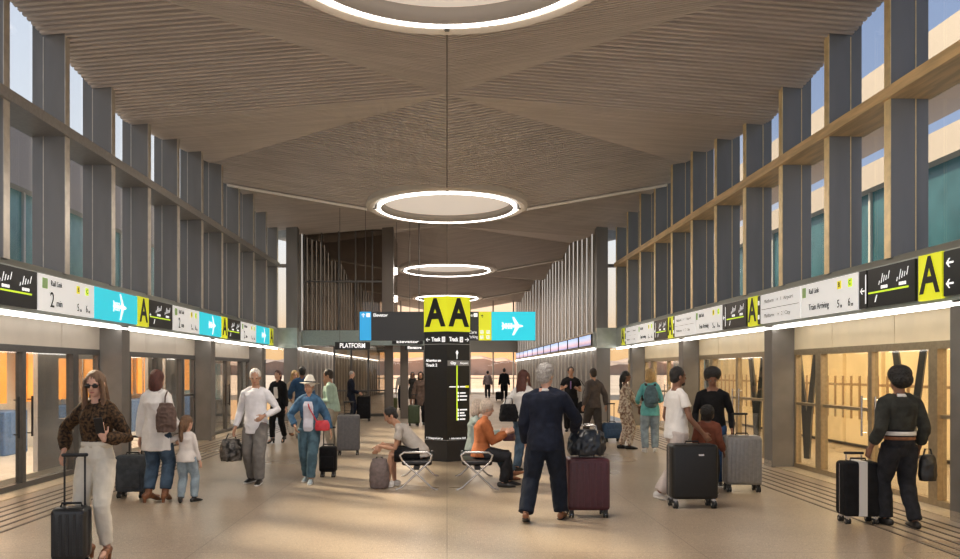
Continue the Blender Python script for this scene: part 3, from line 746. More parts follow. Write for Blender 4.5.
def hang_sign(label, xa, xb, ya, yb, Yd, txt, cat='sign', top=3.1):
    t = empty('hanging_sign', (0, Yd, 0)); tag(t, label, cat)
    x0, x1 = X_at(xa, Yd), X_at(xb, Yd); z1, z0 = Z_at(ya, Yd), Z_at(yb, Yd)
    G().box(x0, x1, 0, .08, z0, z1).build('board', SIGNK, t)
    M = frame4(((x0 + x1) / 2, -.001, (z0 + z1) / 2), (1, 0, 0), (0, 0, 1)); text(txt, (z1 - z0) * .9, M, 0, 0, WHT, t, fitw=(x1 - x0) * .72, bold=.003)
    for x in (x0 + .15, x1 - .15): G().bar((x, .04, z1), (x, .04, zc(x, Yd) + .03), .008, 6).build('hanger', FRAME, t)
hang_sign('black hanging sign reading PLATFORM under the left balcony', 335, 370, 342, 349.5, 24.5, 'PLATFORM', top=6.4)
hang_sign('small black Elevator sign hanging behind the left wing of the pylon', 392, 423, 339.5, 344, 26.4, 'Elevator', top=6.2)
hang_sign('smallest black sign reading Elevators, lower behind the pylon', 405, 424, 345.5, 350, 24.0, 'Elevators', top=6.3)
# ============================================================ PEOPLE
def skinm(n, c): return mat('skin_' + n, c, .5, var=.10, vs=14, bump=.05, bs=120)
FAIR = skinm('fair', (.62, .36, .26)); TAN = skinm('tan', (.47, .26, .17)); BROWN = skinm('brown', (.22, .105, .065)); DEEP = skinm('deep', (.12, .06, .042))
def cloth(n, c, var=.12, rough=.85, bs=250, vs=12, col2=None): return mat('cloth_' + n, c, rough, var=var, vs=vs, bump=.25, bs=bs, sheen=.0, spec=.25, col2=col2)
def hairm(n, c): return mat('hair_' + n, c, .5, var=.35, vs=40, bump=.5, bs=160, stretch=(3, 3, .5))
EYED = mat('eye_dark', (.02, .015, .012), .2); EYEW = mat('eye_white', (.36, .33, .31), .5); LIPS = mat('lip_tone', (.38, .12, .10), .5); LIPD = mat('lip_tone_dark', (.16, .05, .045), .5)
def ik(a, t, l1, l2, pole):
    a = V(a); t = V(t); d = t - a; L = d.length; mxl = (l1 + l2) * .998
    if L > mxl: t = a + d * (mxl / L); d = t - a; L = mxl
    L = max(L, abs(l1 - l2) * 1.05 + 1e-4)
    dn_ = d.normalized(); q = (l1 * l1 - l2 * l2 + L * L) / (2 * L); h = math.sqrt(max(0, l1 * l1 - q * q))
    p = V(pole); p = p - dn_ * p.dot(dn_)
    if p.length < 1e-4: p = V((0, -1, 0)) - dn_ * (-dn_.y)
    p.normalize(); return a + dn_ * q + p * h, t
def hand(g, w, d, nrm, h, side, curl=.5):
    """five fingered hand: wrist w, direction d, palm facing nrm"""
    d = V(d).normalized(); n = V(nrm); n = (n - d * n.dot(d)).normalized(); x = d.cross(n) * side      # x points to the thumb side
    w = V(w)
    g.loft([w - d * .012 * h, w + d * .022 * h, w + d * .05 * h], [(.0125 * h, .010 * h), (.021 * h, .0105 * h), (.0225 * h, .009 * h)], side=x, n=10)
    base = w + d * .052 * h
    for i, (o, L) in enumerate(((.0165, .040), (.0055, .045), (-.0055, .042), (-.0165, .034))):
        L *= h; p0 = base + x * o * h - d * .010 * h; a = curl * (.55 + .12 * i)
        d1 = (d * math.cos(a) + n * math.sin(a)); p1 = base + x * o * 1.12 * h + d1 * L * .5
        a2 = a * 2.3; d2 = (d * math.cos(a2) + n * math.sin(a2)); p2 = p1 + d2 * L * .32
        a3 = a * 3.0; d3 = (d * math.cos(a3) + n * math.sin(a3)); p3 = p2 + d3 * L * .22
        g.loft([p0, p1, p2, p3], [.0054 * h, .0050 * h, .0045 * h, .0038 * h], n=8)
    t0 = w + d * .014 * h + x * .010 * h; t1 = t0 + (x * .75 + d * .6 + n * .25).normalized() * .026 * h; t2 = t1 + (x * .25 + d * .9 + n * .35).normalized() * .026 * h
    g.loft([t0, t1, t2], [.0075 * h, .0062 * h, .0048 * h], n=8)
PN = 0
def person(label, X, Y, H, yaw, skin, hair, top, bottom, shoes, hands=None, feet=None, lean=0, slean=0, head=(0, 0), sit=None, sex='m', vox=.011, hdir=None, palm=None, curl=.5, epole=None, extras=None, build=1.0, z0=0, heel=0, kpole=None, face=True, child=False):
    """X,Y where the figure stands; yaw 0 looks away from the camera. hands/feet in body-height units: R first."""
    global PN; PN += 1
    h = H
    root = empty('person', (X, Y, z0), rad(yaw)); tag(root, label, 'person')
    f = sex == 'f'
    hs = 1.0 if not child else 1.28                                  # children have bigger heads
    neckz = .83 if not child else .79
    feet = feet or ((.055, .0, -8), (-.055, .0, 8))
    def S(v): return V(v) * h
    fpos = []
    for q in feet:
        fz = q[3] if len(q) > 3 else 0; pit = q[4] if len(q) > 4 else 0
        fpos.append((V((q[0], q[1], fz + heel / h)), q[2], pit))
    pel = V(sit) if sit else V((0, 0, .53))
    L1, L2 = .243, .238
    ank = [p + V((0, 0, .045)) for p, a, b in fpos]
    if not sit:
        pel.x = (fpos[0][0].x + fpos[1][0].x) / 2 * .6; pel.y = (fpos[0][0].y + fpos[1][0].y) / 2
        z = .53 + heel / h
        while z > .3:
            if all((V((pel.x + sgn * .05, pel.y, z - .02)) - a).length < (L1 + L2) * .995 for sgn, a in zip((1, -1), ank)): break
            z -= .003
        pel.z = z
    T = Matrix.Rotation(rad(slean), 3, 'Y') @ Matrix.Rotation(-rad(lean), 3, 'X')
    def sp_(z, y=0, x=0):       # point on the spine: z counted from the pelvis (standing height units)
        b = z - .53
        Tm = T if b > .06 else Matrix.Rotation(rad(slean) * max(0, b / .06), 3, 'Y') @ Matrix.Rotation(-rad(lean) * max(0, b / .06), 3, 'X')
        return pel + Tm @ V((x, y, b))
    bw = build
    shx = (.087 if f else .102) * (bw * .5 + .5)
    if child: shx *= .93
    if not f: sec = [(.50, .074, .046), (.53, .088, .060), (.62, .076, .052), (.70, .088, .060), (.77, .099, .060), (.805, .092, .045), (.825, .055, .034)]
    else: sec = [(.50, .076, .046), (.53, .092, .062), (.62, .066, .046), (.70, .078, .056), (.745, .082, .066), (.785, .082, .048), (.808, .076, .038), (.825, .045, .03)]
    if child: sec = [(z - .03 * (z > .6), a, b) for z, a, b in sec]
    sec = [(z, a * bw, b * bw) for z, a, b in sec]
    X3 = T @ V((1, 0, 0))
    shz = .783 if not child else .752
    sh = [sp_(shz, 0, shx), sp_(shz, 0, -shx)]
    U1, U2 = (.168, .148) if not child else (.158, .138)
    hands = hands or ((.16, .03, .47), (-.16, .03, .47))
    arm = []
    for i, sg in enumerate((1, -1)):
        tgt = V(hands[i]); pl = epole[i] if epole and epole[i] else (sg * .35, -1, -.25)
        e, wv = ik(sh[i], tgt, U1, U2, pl); arm.append((sh[i], e, wv))
    leg = []
    for i, sg in enumerate((1, -1)):
        hp = pel + V((sg * .050, 0, -.02)); pl = kpole[i] if kpole and kpole[i] else (sg * .12, 1, 0)
        k, a = ik(hp, ank[i], L1, L2, pl); leg.append((hp, k, a))
    nb = sp_(neckz, 0); nt_ = sp_(neckz + .05, .004); 
    Hc = nt_ + Matrix.Rotation(-rad(lean) * .45, 3, 'X') @ V((0, .012, .038 + .012 * hs))
    # put the crown exactly at H when standing
    R = Matrix.Rotation(rad(head[0]), 3, 'Z') @ Matrix.Rotation(-rad(head[1]), 3, 'X')
    hh = h * hs
    def HP(v): return S(Hc) + R @ (V(v) * hh)
    g = G()
    g.loft([S(sp_(z)) for z, a, b in sec], [(a * h, b * h) for z, a, b in sec], side=X3, n=18)
    g.loft([S(sp_(neckz - .03)), S(nt_), HP((0, -.01, -.02))], [.034 * h, .030 * h * (1.05 if not f else .9), .032 * hh], n=12)
    # head
    g.ell(HP((0, -.004, .012)), (.0435 * hh, .055 * hh, .057 * hh), R); g.ell(HP((0, .014, -.030)), (.033 * hh, .038 * hh, .038 * hh), R)
    g.ell(HP((0, .034, -.052)), (.015 * hh, .014 * hh, .013 * hh), R)
    g.loft([HP((0, .048, .006)), HP((0, .058, -.014))], [.0055 * hh, .0085 * hh], side=R @ V((1, 0, 0)), n=8)
    g.ell(HP((0, .045, .012)), (.03 * hh, .008 * hh, .005 * hh), R)
    for sg in (1, -1): g.ell(HP((sg * .045, -.004, -.008)), (.006 * hh, .012 * hh, .018 * hh), R)
    for i, sg in enumerate((1, -1)):
        a, e, w_ = [S(p) for p in arm[i]]
        g.loft([S(sp_(neckz + .012, 0, sg * .012)), S(sp_(neckz - .008, 0, sg * .045)), S(sp_(shz + .008, 0, sg * (shx - .012)))], [.020 * h, .022 * h, .024 * h], n=10)
        g.loft([a, a.lerp(e, .12), a.lerp(e, .5), e, e.lerp(w_, .35), w_], [.026 * h, .028 * h * (.85 if f else 1), .025 * h, .020 * h, .0205 * h, .0135 * h], n=12)
        d = V(hdir[i]) if hdir and hdir[i] else (w_ - e).normalized(); pn = palm[i] if palm and palm[i] else (-sg, .15, 0)
        cu = curl[i] if isinstance(curl, (tuple, list)) else curl
        hand(g, w_, d, pn, h, sg if True else 1, cu)
        hp, k, an = [S(p) for p in leg[i]]
        g.loft([hp, hp.lerp(k, .5), k, k.lerp(an, .3), an], [.045 * h, .040 * h, .029 * h, .029 * h, .018 * h], n=12)
        p, ang, pit = fpos[i]; Rf = Matrix.Rotation(rad(ang), 3, 'Z') @ Matrix.Rotation(-rad(pit), 3, 'X')
        g.loft([S(p) + V((0, 0, .03 * h)) + Rf @ S((0, -.02, 0)), S(p) + V((0, 0, .03 * h)) + Rf @ S((0, .05, -.01)), S(p) + V((0, 0, .03 * h)) + Rf @ S((0, .10, -.018))], [.017 * h, .018 * h, .010 * h], n=8)
    robj(g, 'body', skin, root, vox if vox > .009 else .0065, smooth=2, zmin=.004)
    if face:
        hcol = HAIRS[hair[1]]
        for sg in (1, -1):
            G().ell(HP((sg * .0175, .0475, .001)), (.0070 * hh, .0042 * hh, .0030 * hh), R, 10, 6).build('eye', EYEW, root, True)
            G().ell(HP((sg * .0175, .0510, .001)), (.0034 * hh, .0025 * hh, .0036 * hh), R, 8, 6).build('iris', EYED, root, True)
            G().ell(HP((sg * .018, .0500, .013)), (.0100 * hh, .0035 * hh, .0020 * hh), R, 10, 6).build('eyebrow', hcol, root, True)
        G().ell(HP((0, .0505, -.036)), (.0125 * hh, .0045 * hh, .0036 * hh), R, 12, 6).build('mouth', LIPD if skin in (DEEP, BROWN) else LIPS, root, True)
    # hair
    st, hc = hair; g = G(); cap = dict(fold=.004, fs=26, fz=.4)
    if st in ('short', 'curly', 'bald'):
        e_ = .004 if st == 'short' else (.010 if st == 'curly' else -.001)
        g.ell(HP((0, -.012, .018)), ((.0465 + e_) * hh, (.053 + e_) * hh, (.054 + e_) * hh), R)
        if st != 'bald': g.ell(HP((0, -.030, -.015)), ((.040 + e_) * hh, (.028 + e_) * hh, (.036 + e_) * hh), R)
        if st == 'curly': cap = dict(fold=.008, fs=38)
    elif st == 'afro':
        g.ell(HP((0, -.022, .036)), (.073 * hh, .066 * hh, .062 * hh), R); g.ell(HP((0, -.038, .000)), (.069 * hh, .052 * hh, .058 * hh), R); cap = dict(fold=.006, fs=45)
    elif st in ('long', 'bob', 'braid', 'bun', 'tail'):
        g.ell(HP((0, -.0095, .0195)), (.0495 * hh, .0565 * hh, .0555 * hh), R)
        g.loft([HP((0, -.028, .03)), HP((0, -.035, -.025)), HP((0, -.036, -.055))], [(.048 * hh, .030 * hh), (.050 * hh, .032 * hh), (.044 * hh, .024 * hh)], side=R @ V((1, 0, 0)), n=14)
        dn2 = V((0, 0, -1)) * hh; bk = (Matrix.Rotation(rad(head[0]), 3, 'Z') @ V((0, -1, 0))) * hh
        if st == 'long':
            b0 = HP((0, -.045, -.03)); g.loft([b0, b0 + dn2 * .06 + bk * .008, b0 + dn2 * .13 + bk * .012, b0 + dn2 * .19 + bk * .010], [(.050 * hh, .024 * hh), (.056 * hh, .024 * hh), (.054 * hh, .02 * hh), (.034 * hh, .012 * hh)], side=R @ V((1, 0, 0)), n=14)
            for sg in (1, -1): g.loft([HP((sg * .040, .022, .028)), HP((sg * .047, .020, -.02)), HP((sg * .048, .028, -.07)), HP((sg * .050, .040, -.125)), HP((sg * .050, .048, -.165))], [(.010 * hh, .018 * hh), (.011 * hh, .020 * hh), (.014 * hh, .019 * hh), (.015 * hh, .013 * hh), (.008 * hh, .007 * hh)], side=R @ V((1, 0, 0)), n=10)
        if st == 'bob':
            g.loft([HP((0, -.010, .02)), HP((0, -.018, -.03)), HP((0, -.018, -.068))], [(.054 * hh, .050 * hh), (.058 * hh, .048 * hh), (.060 * hh, .044 * hh)], side=R @ V((1, 0, 0)), n=16)
        if st in ('braid', 'tail'):
            b0 = HP((0, -.062, .005)); pts = [b0]; n_ = 7 if st == 'braid' else 5
            for i in range(1, n_): pts.append(b0 + dn2 * .04 * i + bk * (.012 * math.sin(i * .6)))
            g.loft(pts, [(.026 * hh if i % 2 else .020 * hh) * (1 - .05 * i) for i in range(n_)], n=10)
        if st == 'bun': g.ell(HP((0, -.050, .055)), .030 * hh, R)
    robj(g, 'hair', HAIRS[hc], root, .009 if vox > .009 else .007, smooth=2, seed=PN, **cap)
    # ---------------- top
    kind, tm, sl, hem = top[:4]; inf = {'tee': .006, 'shirt': .010, 'jacket': .017, 'coat': .020, 'blouse': .012}[kind]
    g = G(); ss = [(z, a + (max(inf, .019) if z < .63 and hem < .53 else inf), b + (max(inf, .021) if z < .63 and hem < .53 else inf)) for z, a, b in sec if z >= .52]
    if hem < .52: 
        nlow = [] ; zz = hem
        while zz < .515: nlow.append(zz); zz += .035
        base = ss[0]
        ex = [(z, base[1] * (1.0 + .35 * (.53 - z) * (1 if kind == 'coat' else .2)), base[2] * (1.05 + .5 * (.53 - z))) for z in nlow]
        if sit: ex = ex[-1:]
        ss = ex + ss
    if hem > .53: ss = [q for q in ss if q[0] >= hem]
    ss = [q for q in ss if q[0] < .815]; lastz = ss[-1]
    ss.append((neckz - .005, .040 + inf * .6, .034 + inf * .6))
    pts = []
    for z, a, b in ss:
        p = sp_(z)
        pts.append(S(p))
    g.loft(pts, [(a * h, b * h) for z, a, b in ss], side=X3, n=20, dome=False)
    for i, sg in enumerate((1, -1)):
        a, e, w_ = [S(p) for p in arm[i]]; r0 = (.031 * (.85 if f else 1) + inf) * h
        r0 -= .003 * h
        g.loft([S(sp_(neckz + .004, 0, sg * .016)), S(sp_(neckz - .010, 0, sg * .046)), S(sp_(shz + .008, 0, sg * (shx - .012)))], [(.020 + inf * .6) * h, (.022 + inf * .8) * h, (.025 + inf) * h], n=12)
        P = [a, a.lerp(e, .12), a.lerp(e, .5), e]; RR = [r0 * .95, r0, (.026 + inf) * h, (.022 + inf) * h]
        if sl > .6: P += [e.lerp(w_, .5), e.lerp(w_, sl)]; RR += [(.020 + inf) * h, (.0155 + inf * .8) * h]
        elif sl < .5: P = P[:3]; RR[2] = (.030 + inf) * h
        if kind == 'blouse': RR[-2] *= 1.25
        g.ell(P[0], r0 * .97); g.loft(P, RR, n=14, dome=False)
    tob = robj(g, top[4] if len(top) > 4 else {'tee': 'shirt', 'shirt': 'shirt', 'jacket': 'jacket', 'coat': 'coat', 'blouse': 'blouse'}[kind], tm, root, vox * 1.0, smooth=3, fold=.007 if kind != 'tee' else .005, fs=7, fz=.8, seed=PN)
    # ---------------- bottom
    kind, bm_, loose = bottom[:3]; g = G(); inf = .010 + loose
    zs = [(z, a + .008, b + .010) for z, a, b in sec if z <= .62]
    zs = [(zs[0][0] - .012, zs[0][1] * .98, zs[0][2] * 1.0)] + zs
    g.loft([S(sp_(z)) for z, a, b in zs], [(a * h, b * h) for z, a, b in zs], side=X3, n=18, dome=True)
    if kind == 'skirt':
        g.loft([S(sp_(.56)), S(sp_(.50)), S(sp_(.40)), S(sp_(.30))], [(.10 * h, .07 * h), (.11 * h, .08 * h), (.12 * h, .09 * h), (.125 * h, .095 * h)], side=X3, n=20, dome=False)
    else:
        for i in (0, 1):
            hp, k, an = [S(p) for p in leg[i]]
            if kind == 'trousers':
                en = k.lerp(an, bottom[3] if len(bottom) > 3 else .97)
                g.loft([hp + V((0, 0, .01 * h)), hp.lerp(k, .45), k, k.lerp(an, .35), k.lerp(an, .7), en], [(.048 + inf * .8) * h, (.042 + inf) * h, (.031 + inf * 1.05) * h, (.030 + inf) * h, (.024 + inf * 1.1) * h, (.020 + inf * 1.15) * h], n=16, dome=False)
            else:
                g.loft([hp + V((0, 0, .01 * h)), hp.lerp(k, .45), hp.lerp(k, .88)], [(.050 + inf) * h, (.045 + inf) * h, (.042 + inf) * h], n=16, dome=False)
    robj(g, {'trousers': 'trousers', 'shorts': 'shorts', 'skirt': 'skirt'}[kind], bm_, root, vox * 1.0, smooth=3, fold=.007, fs=8, fz=.7, zmin=.012, seed=PN + 40)
    # ---------------- shoes
    for i in (0, 1):
        p, ang, pit = fpos[i]; Rf = Matrix.Rotation(rad(ang), 3, 'Z') @ Matrix.Rotation(-rad(pit), 3, 'X'); b0 = S(p)
        def fp(x, y, z): return b0 + Rf @ S((x, y, z))
        hl = heel / h; g = G()
        g.loft([fp(0, -.038, .026), fp(0, -.01, .028), fp(0, .03, .024), fp(0, .075, .018 - hl * .8), fp(0, .108, .013 - hl)], [(.019 * h, .024 * h), (.022 * h, .026 * h), (.022 * h, .024 * h), (.026 * h, .017 * h), (.018 * h, .010 * h)], side=Rf @ V((1, 0, 0)), n=14)
        if len(shoes) > 1 and shoes[1] == 'boot': g.loft([fp(0, -.014, .03), S(ank[i]) + V((0, 0, .0)) * h, S(ank[i].lerp(leg[i][1], .30))], [.028 * h, .027 * h, .029 * h], n=12, dome=False)
        if heel: g.loft([fp(0, -.032, .02), fp(0, -.034, -hl + .003)], [(.017 * h, .017 * h), (.011 * h, .011 * h)], n=10, dome=False)
        so = robj(g, 'boot' if len(shoes) > 1 and shoes[1] == 'boot' else 'shoe', shoes[0], root, .0075, smooth=2, zmin=.002)
        if len(shoes) > 2:
            g2 = G(); g2.loft([fp(0, -.040, .008), fp(0, .0, .008), fp(0, .07, .008), fp(0, .112, .008)], [(.020 * h, .008 * h), (.022 * h, .008 * h), (.027 * h, .008 * h), (.018 * h, .008 * h)], side=Rf @ V((1, 0, 0)), n=14)
            g2.build('sole', shoes[2], so, True)
    ctx = dict(root=root, S=S, sp=sp_, HP=HP, R=R, T=T, arm=arm, leg=leg, h=h, hh=hh, pel=pel, sec=sec, X3=X3, M=Matrix.Translation((X, Y, z0)) @ Matrix.Rotation(rad(yaw), 4, 'Z'))
    if extras: extras(ctx)
    return ctx
HAIRS = {k: hairm(k, c) for k, c in dict(black=(.012, .010, .009), brown=(.09, .045, .025), light=(.17, .095, .05), blond=(.55, .36, .15), grey=(.42, .40, .38), white=(.72, .68, .64), red=(.10, .030, .020), dark=(.03, .018, .012), pale=(.60, .50, .42)).items()}
def WP(c, v): return c['M'] @ V(v)
# reusable clothing pieces
def front_panel(c, m, name='shirt', zlo=.56, zhi=.80, wd=.035, push=.024):
    pts = []; rd = []
    z = zlo
    while z <= zhi + .001:
        ws, bs = 0, 0
        for (z1, a1, b1), (z2, a2, b2) in zip(c['sec'], c['sec'][1:]):
            if z1 <= z <= z2: t_ = (z - z1) / (z2 - z1); bs = b1 + (b2 - b1) * t_
        pts.append(c['S'](c['sp'](z, bs + push - .012))); rd.append((wd * c['h'] * (1 if z < .75 else 1 - (z - .75) * 6), .016 * c['h'])); z += .04
    g = G().loft(pts, rd, side=c['X3'], n=14, dome=False)
    return robj(g, name, m, c['root'], .009, smooth=1)
def collar(c, m, name='collar'):
    g = G(); n = 18; R0 = c['sp'](.815 if True else 0); vs = []
    for i in range(n):
        a = 2 * math.pi * i / n; 
        for (r, dz) in ((.037, .018), (.045, .0), (.040, -.004), (.033, .016)):
            vs.append(c['S'](R0 + c['T'] @ V((r * math.cos(a), r * .95 * math.sin(a) + .003, dz + .008 + (-.008 if math.sin(a) > .6 else .004)))))
    g.add(vs, [(i * 4 + j, i * 4 + (j + 1) % 4, ((i + 1) % n) * 4 + (j + 1) % 4, ((i + 1) % n) * 4 + j) for i in range(n) for j in range(4)])
    return g.build(name, m, c['root'], True)
def belt(c, m, z=.585, dz=.012, name='belt', infl=.012):
    b = None
    for (z1, a1, b1), (z2, a2, b2) in zip(c['sec'], c['sec'][1:]):
        if z1 <= z <= z2: t_ = (z - z1) / (z2 - z1); a_ = a1 + (a2 - a1) * t_; b = b1 + (b2 - b1) * t_
    g = G().loft([c['S'](c['sp'](z - dz)), c['S'](c['sp'](z + dz))], [((a_ + infl) * c['h'], (b + infl) * c['h'])] * 2, side=c['X3'], n=28, dome=False)
    return g.build(name, m, c['root'], True)
def sunglasses(c, m):
    HP, R, hh = c['HP'], c['R'], c['hh']; g = G()
    for sg in (1, -1): g.ell(HP((sg * .019, .054, .0)), (.0165 * hh, .004 * hh, .0125 * hh), R, 14, 8)
    g.loft([HP((-.01, .056, .003)), HP((.01, .056, .003))], [.002 * hh] * 2, n=6)
    for sg in (1, -1): g.loft([HP((sg * .034, .050, .004)), HP((sg * .047, .0, .002))], [.002 * hh] * 2, n=6)
    o = g.build('sunglasses', m); tag(o, 'dark round sunglasses worn by the woman in white trousers', 'sunglasses'); o.matrix_world = c['M']; return o
# ============================================================ LUGGAGE
def case(label, X, Y, w, hgt, d, yaw, m, wheel_r=.035, ext=0.0, ribs=0, trim=None, group=None, wide_stripe=None, badge=False, fabric=False, big=False):
    t = empty('suitcase', (X, Y, 0), rad(yaw)); tag(t, label, 'suitcase', group)
    z0 = wheel_r * 2 + .015
    g = G(); g.box(-w / 2, w / 2, -d / 2, d / 2, z0, hgt); sh = g.build('shell', m, t, bevel=min(.045, d * .22), seg=4)
    if ribs:
        for i in range(ribs):
            x = -w / 2 + w * (i + .5) / ribs
            for q in (-1, 1): G().box(x - w / ribs * .22, x + w / ribs * .22, q * d / 2 - .004, q * d / 2 + .006, z0 + .05, hgt - .05).build('rib', m, sh, bevel=.004)
    g = G()
    g.box(-w / 2 - .003, w / 2 + .003, -.008, .008, z0 + .03, hgt - .03); g.build('zip', trim or BLACK, sh)
    if wide_stripe: G().box(-.045, .045, -d / 2 - .006, d / 2 + .006, z0 + .01, hgt + .006).build('stripe', wide_stripe, sh, bevel=.003)
    if fabric: G().box(-w * .38, w * .38, -d / 2 - .03, -d / 2 + .01, z0 + .06, z0 + (hgt - z0) * .62).build('front_pocket', m, t, bevel=.015, seg=3)
    if badge: G().box(-.035 + w * .12, .035 + w * .12, -d / 2 - .006, -d / 2, hgt - .14, hgt - .115).build('badge', STEEL, sh, bevel=.003)
    for q in (-1, 1): pass
    g = G().loft([(-.09, 0, hgt - .005), (-.08, 0, hgt + .03), (.08, 0, hgt + .03), (.09, 0, hgt - .005)], [.010] * 4, n=8); g.build('carry_handle', BLACK, t)
    if ext > 0:
        for q in (-1, 1): G().bar((q * .085, d / 2 - .03, hgt - .02), (q * .085, d / 2 - .03, ext), .009, 8).build('handle_rod', BLACK if not trim else STEEL, t)
        G().loft([(-.10, d / 2 - .03, ext), (.10, d / 2 - .03, ext)], [(.014, .016)] * 2, n=10).build('grip', BLACK, t)
    for sx_ in (-1, 1):
        for sy_ in (-1, 1):
            cx, cy = sx_ * (w / 2 - .05), sy_ * (d / 2 - .045)
            hs = G().box(cx - .025, cx + .025, cy - .02, cy + .02, wheel_r * 1.3, z0 + .01).build('wheel_mount', trim or BLACK, t, bevel=.006)
            g = G()
            for q in (-.017, .017): g.loft([(cx + q - .009, cy, wheel_r), (cx + q + .009, cy, wheel_r)], [wheel_r] * 2, side=(0, 1, 0), n=18, dome=False)
            wh = g.build('wheel', RUBBER, hs, True); wh.modifiers.new('e', 'EDGE_SPLIT')
            G().loft([(cx - .03, cy, wheel_r), (cx + .03, cy, wheel_r)], [wheel_r * .4] * 2, side=(0, 1, 0), n=12, dome=False).build('hub', STEEL, wh)
    return t
def softbag(name, label, cat, c, r, m, handles=None, hm=None, yaw=0, fold=.012, sub=None, square=.0):
    """a sagging bag: c centre of its base, r = half sizes"""
    t = empty(name, c, rad(yaw)); tag(t, label, cat)
    g = G(); a, b, z = r
    g.loft([(0, 0, .01), (0, 0, z * .5), (0, 0, z * 1.2), (0, 0, z * 1.7), (0, 0, z * 2)], [(a * .88, b * .85), (a, b), (a * .97, b * .95), (a * .85, b * .7), (a * .7, b * .35)], side=(1, 0, 0), n=20, dome=False)
    robj(g, 'body', m, t, max(.007, min(r) * .08), smooth=3, fold=fold, fs=9, seed=len(label))
    for hd in handles or []: G().loft(hd, [.010] * len(hd), n=8).build('handle', hm or m, t, True)
    return t
# ============================================================ THE TRAVELLERS
def wtag(o, c, label, cat):
    o.matrix_world = c['M']; tag(o, label, cat); return o
JEAN = cloth('blue_jeans', (.060, .10, .155), .35, vs=8); JEANL = cloth('light_jeans', (.30, .38, .44), .25, vs=8); JEANK = cloth('black_jeans', (.018, .019, .024), .3)
CREAM = cloth('cream', (.74, .70, .60), .06); WHITEC = cloth('white', (.78, .76, .74), .05); GREYT = cloth('grey_trousers', (.20, .19, .18), .15)
NAVY = cloth('navy', (.009, .013, .028), .25); BLK = cloth('black', (.008, .008, .010), .3); BLKSHOE = mat('black_leather', (.015, .014, .014), .35, var=.2)
BRNSHOE = mat('brown_leather', (.22, .085, .035), .45, var=.25); WSHOE = mat('white_sneaker', (.72, .70, .68), .5, var=.05); GSHOE = mat('grey_sneaker', (.30, .36, .40), .6, var=.1)
SOLE = mat('white_sole', (.75, .74, .72), .5)
# 1 woman with phone
BLOUSE = cloth('leopard_blouse', (.085, .048, .022), .5, vs=42, col2=(.014, .010, .008))
c = person('woman in brown patterned blouse and cream trousers holding a phone at the left', -3.18, 6.95, 1.665, 176, FAIR, ('long', 'light'), ('blouse', BLOUSE, .93, .555), ('trousers', CREAM, .002, .90), (BRNSHOE,),
    hands=((.165, .06, .60), (-.105, .15, .675)), feet=((.055, .02, -6), (-.070, .05, 10)), head=(8, 12), sex='f', vox=.0085, hdir=((.25, .25, -.85), (.25, .12, .9)), palm=((-.5, -.2, -.4), (.25, -.9, .1)), curl=(.9, .75), heel=.055, epole=((.9, -.6, -.3), (-.6, -.6, -.7)))
belt(c, mat('cloth_cream_belt', (.66, .62, .52), .6), .60, .014); sunglasses(c, mat('sunglass_lens', (.012, .010, .010), .15))
g = G(); P = V((-.095, .175, .745)) * c['h']; Rm = Matrix.Rotation(rad(-20), 3, 'X') @ Matrix.Rotation(rad(12), 3, 'Z')
q = G(); q.box(-.037, .037, -.005, .005, -.075, .075); q.v = [tuple(P + Rm @ V(v)) for v in q.v]; wtag(q.build('phone', BLACK, bevel=.004), c, 'black phone held up by the woman in cream trousers', 'phone')
case('black cabin suitcase beside the woman in cream trousers', -3.27, 6.62, .29, .54, .22, 8, mat('case_black_gloss', (.02, .021, .022), .28, var=.1), ext=.98, ribs=5)
# 2 woman in white coat
c = person('woman with auburn bob in a long white coat and jeans, seen from behind', -3.80, 9.95, 1.69, -12, FAIR, ('bob', 'red'), ('coat', WHITEC, .93, .38), ('trousers', JEAN, .010, .86), (BRNSHOE, 'boot'),
    hands=((.165, .05, .55), (-.15, .0, .47)), feet=((.065, .01, 12), (-.06, -.02, -20)), head=(-18, 4), sex='f', vox=.010, heel=.045)
t = softbag('shoulder_bag', 'brown suede hobo bag on the shoulder of the white coated woman', 'bag', (-3.59, 9.72, .93), (.14, .07, .19), mat('suede_brown', (.13, .085, .07), .9, var=.2), yaw=-10,
    handles=[[(-.02, .0, .36), (-.05, .06, .46), (-.07, .14, .52)]])
case('dark grey fabric suitcase half hidden by the white coated woman', -4.28, 10.35, .40, .58, .24, 0, cloth('dark_grey_fabric', (.07, .08, .09), .2), ext=.82, fabric=True)
# 3 child
c = person('small child in a white top and jeans with hair tied back, seen from behind', -3.42, 9.98, 1.16, -8, FAIR, ('tail', 'light'), ('tee', cloth('offwhite_knit', (.70, .66, .63), .06), .93, .46), ('trousers', JEANL, .008, .93), (BLKSHOE, 'boot'),
    hands=((.15, .02, .46), (-.165, .06, .66)), feet=((.085, .01, -25), (-.035, -.08, 25)), head=(-18, 6), sex='f', vox=.009, child=True, epole=((.35, -1, -.2), (-1, -.3, -.6)))
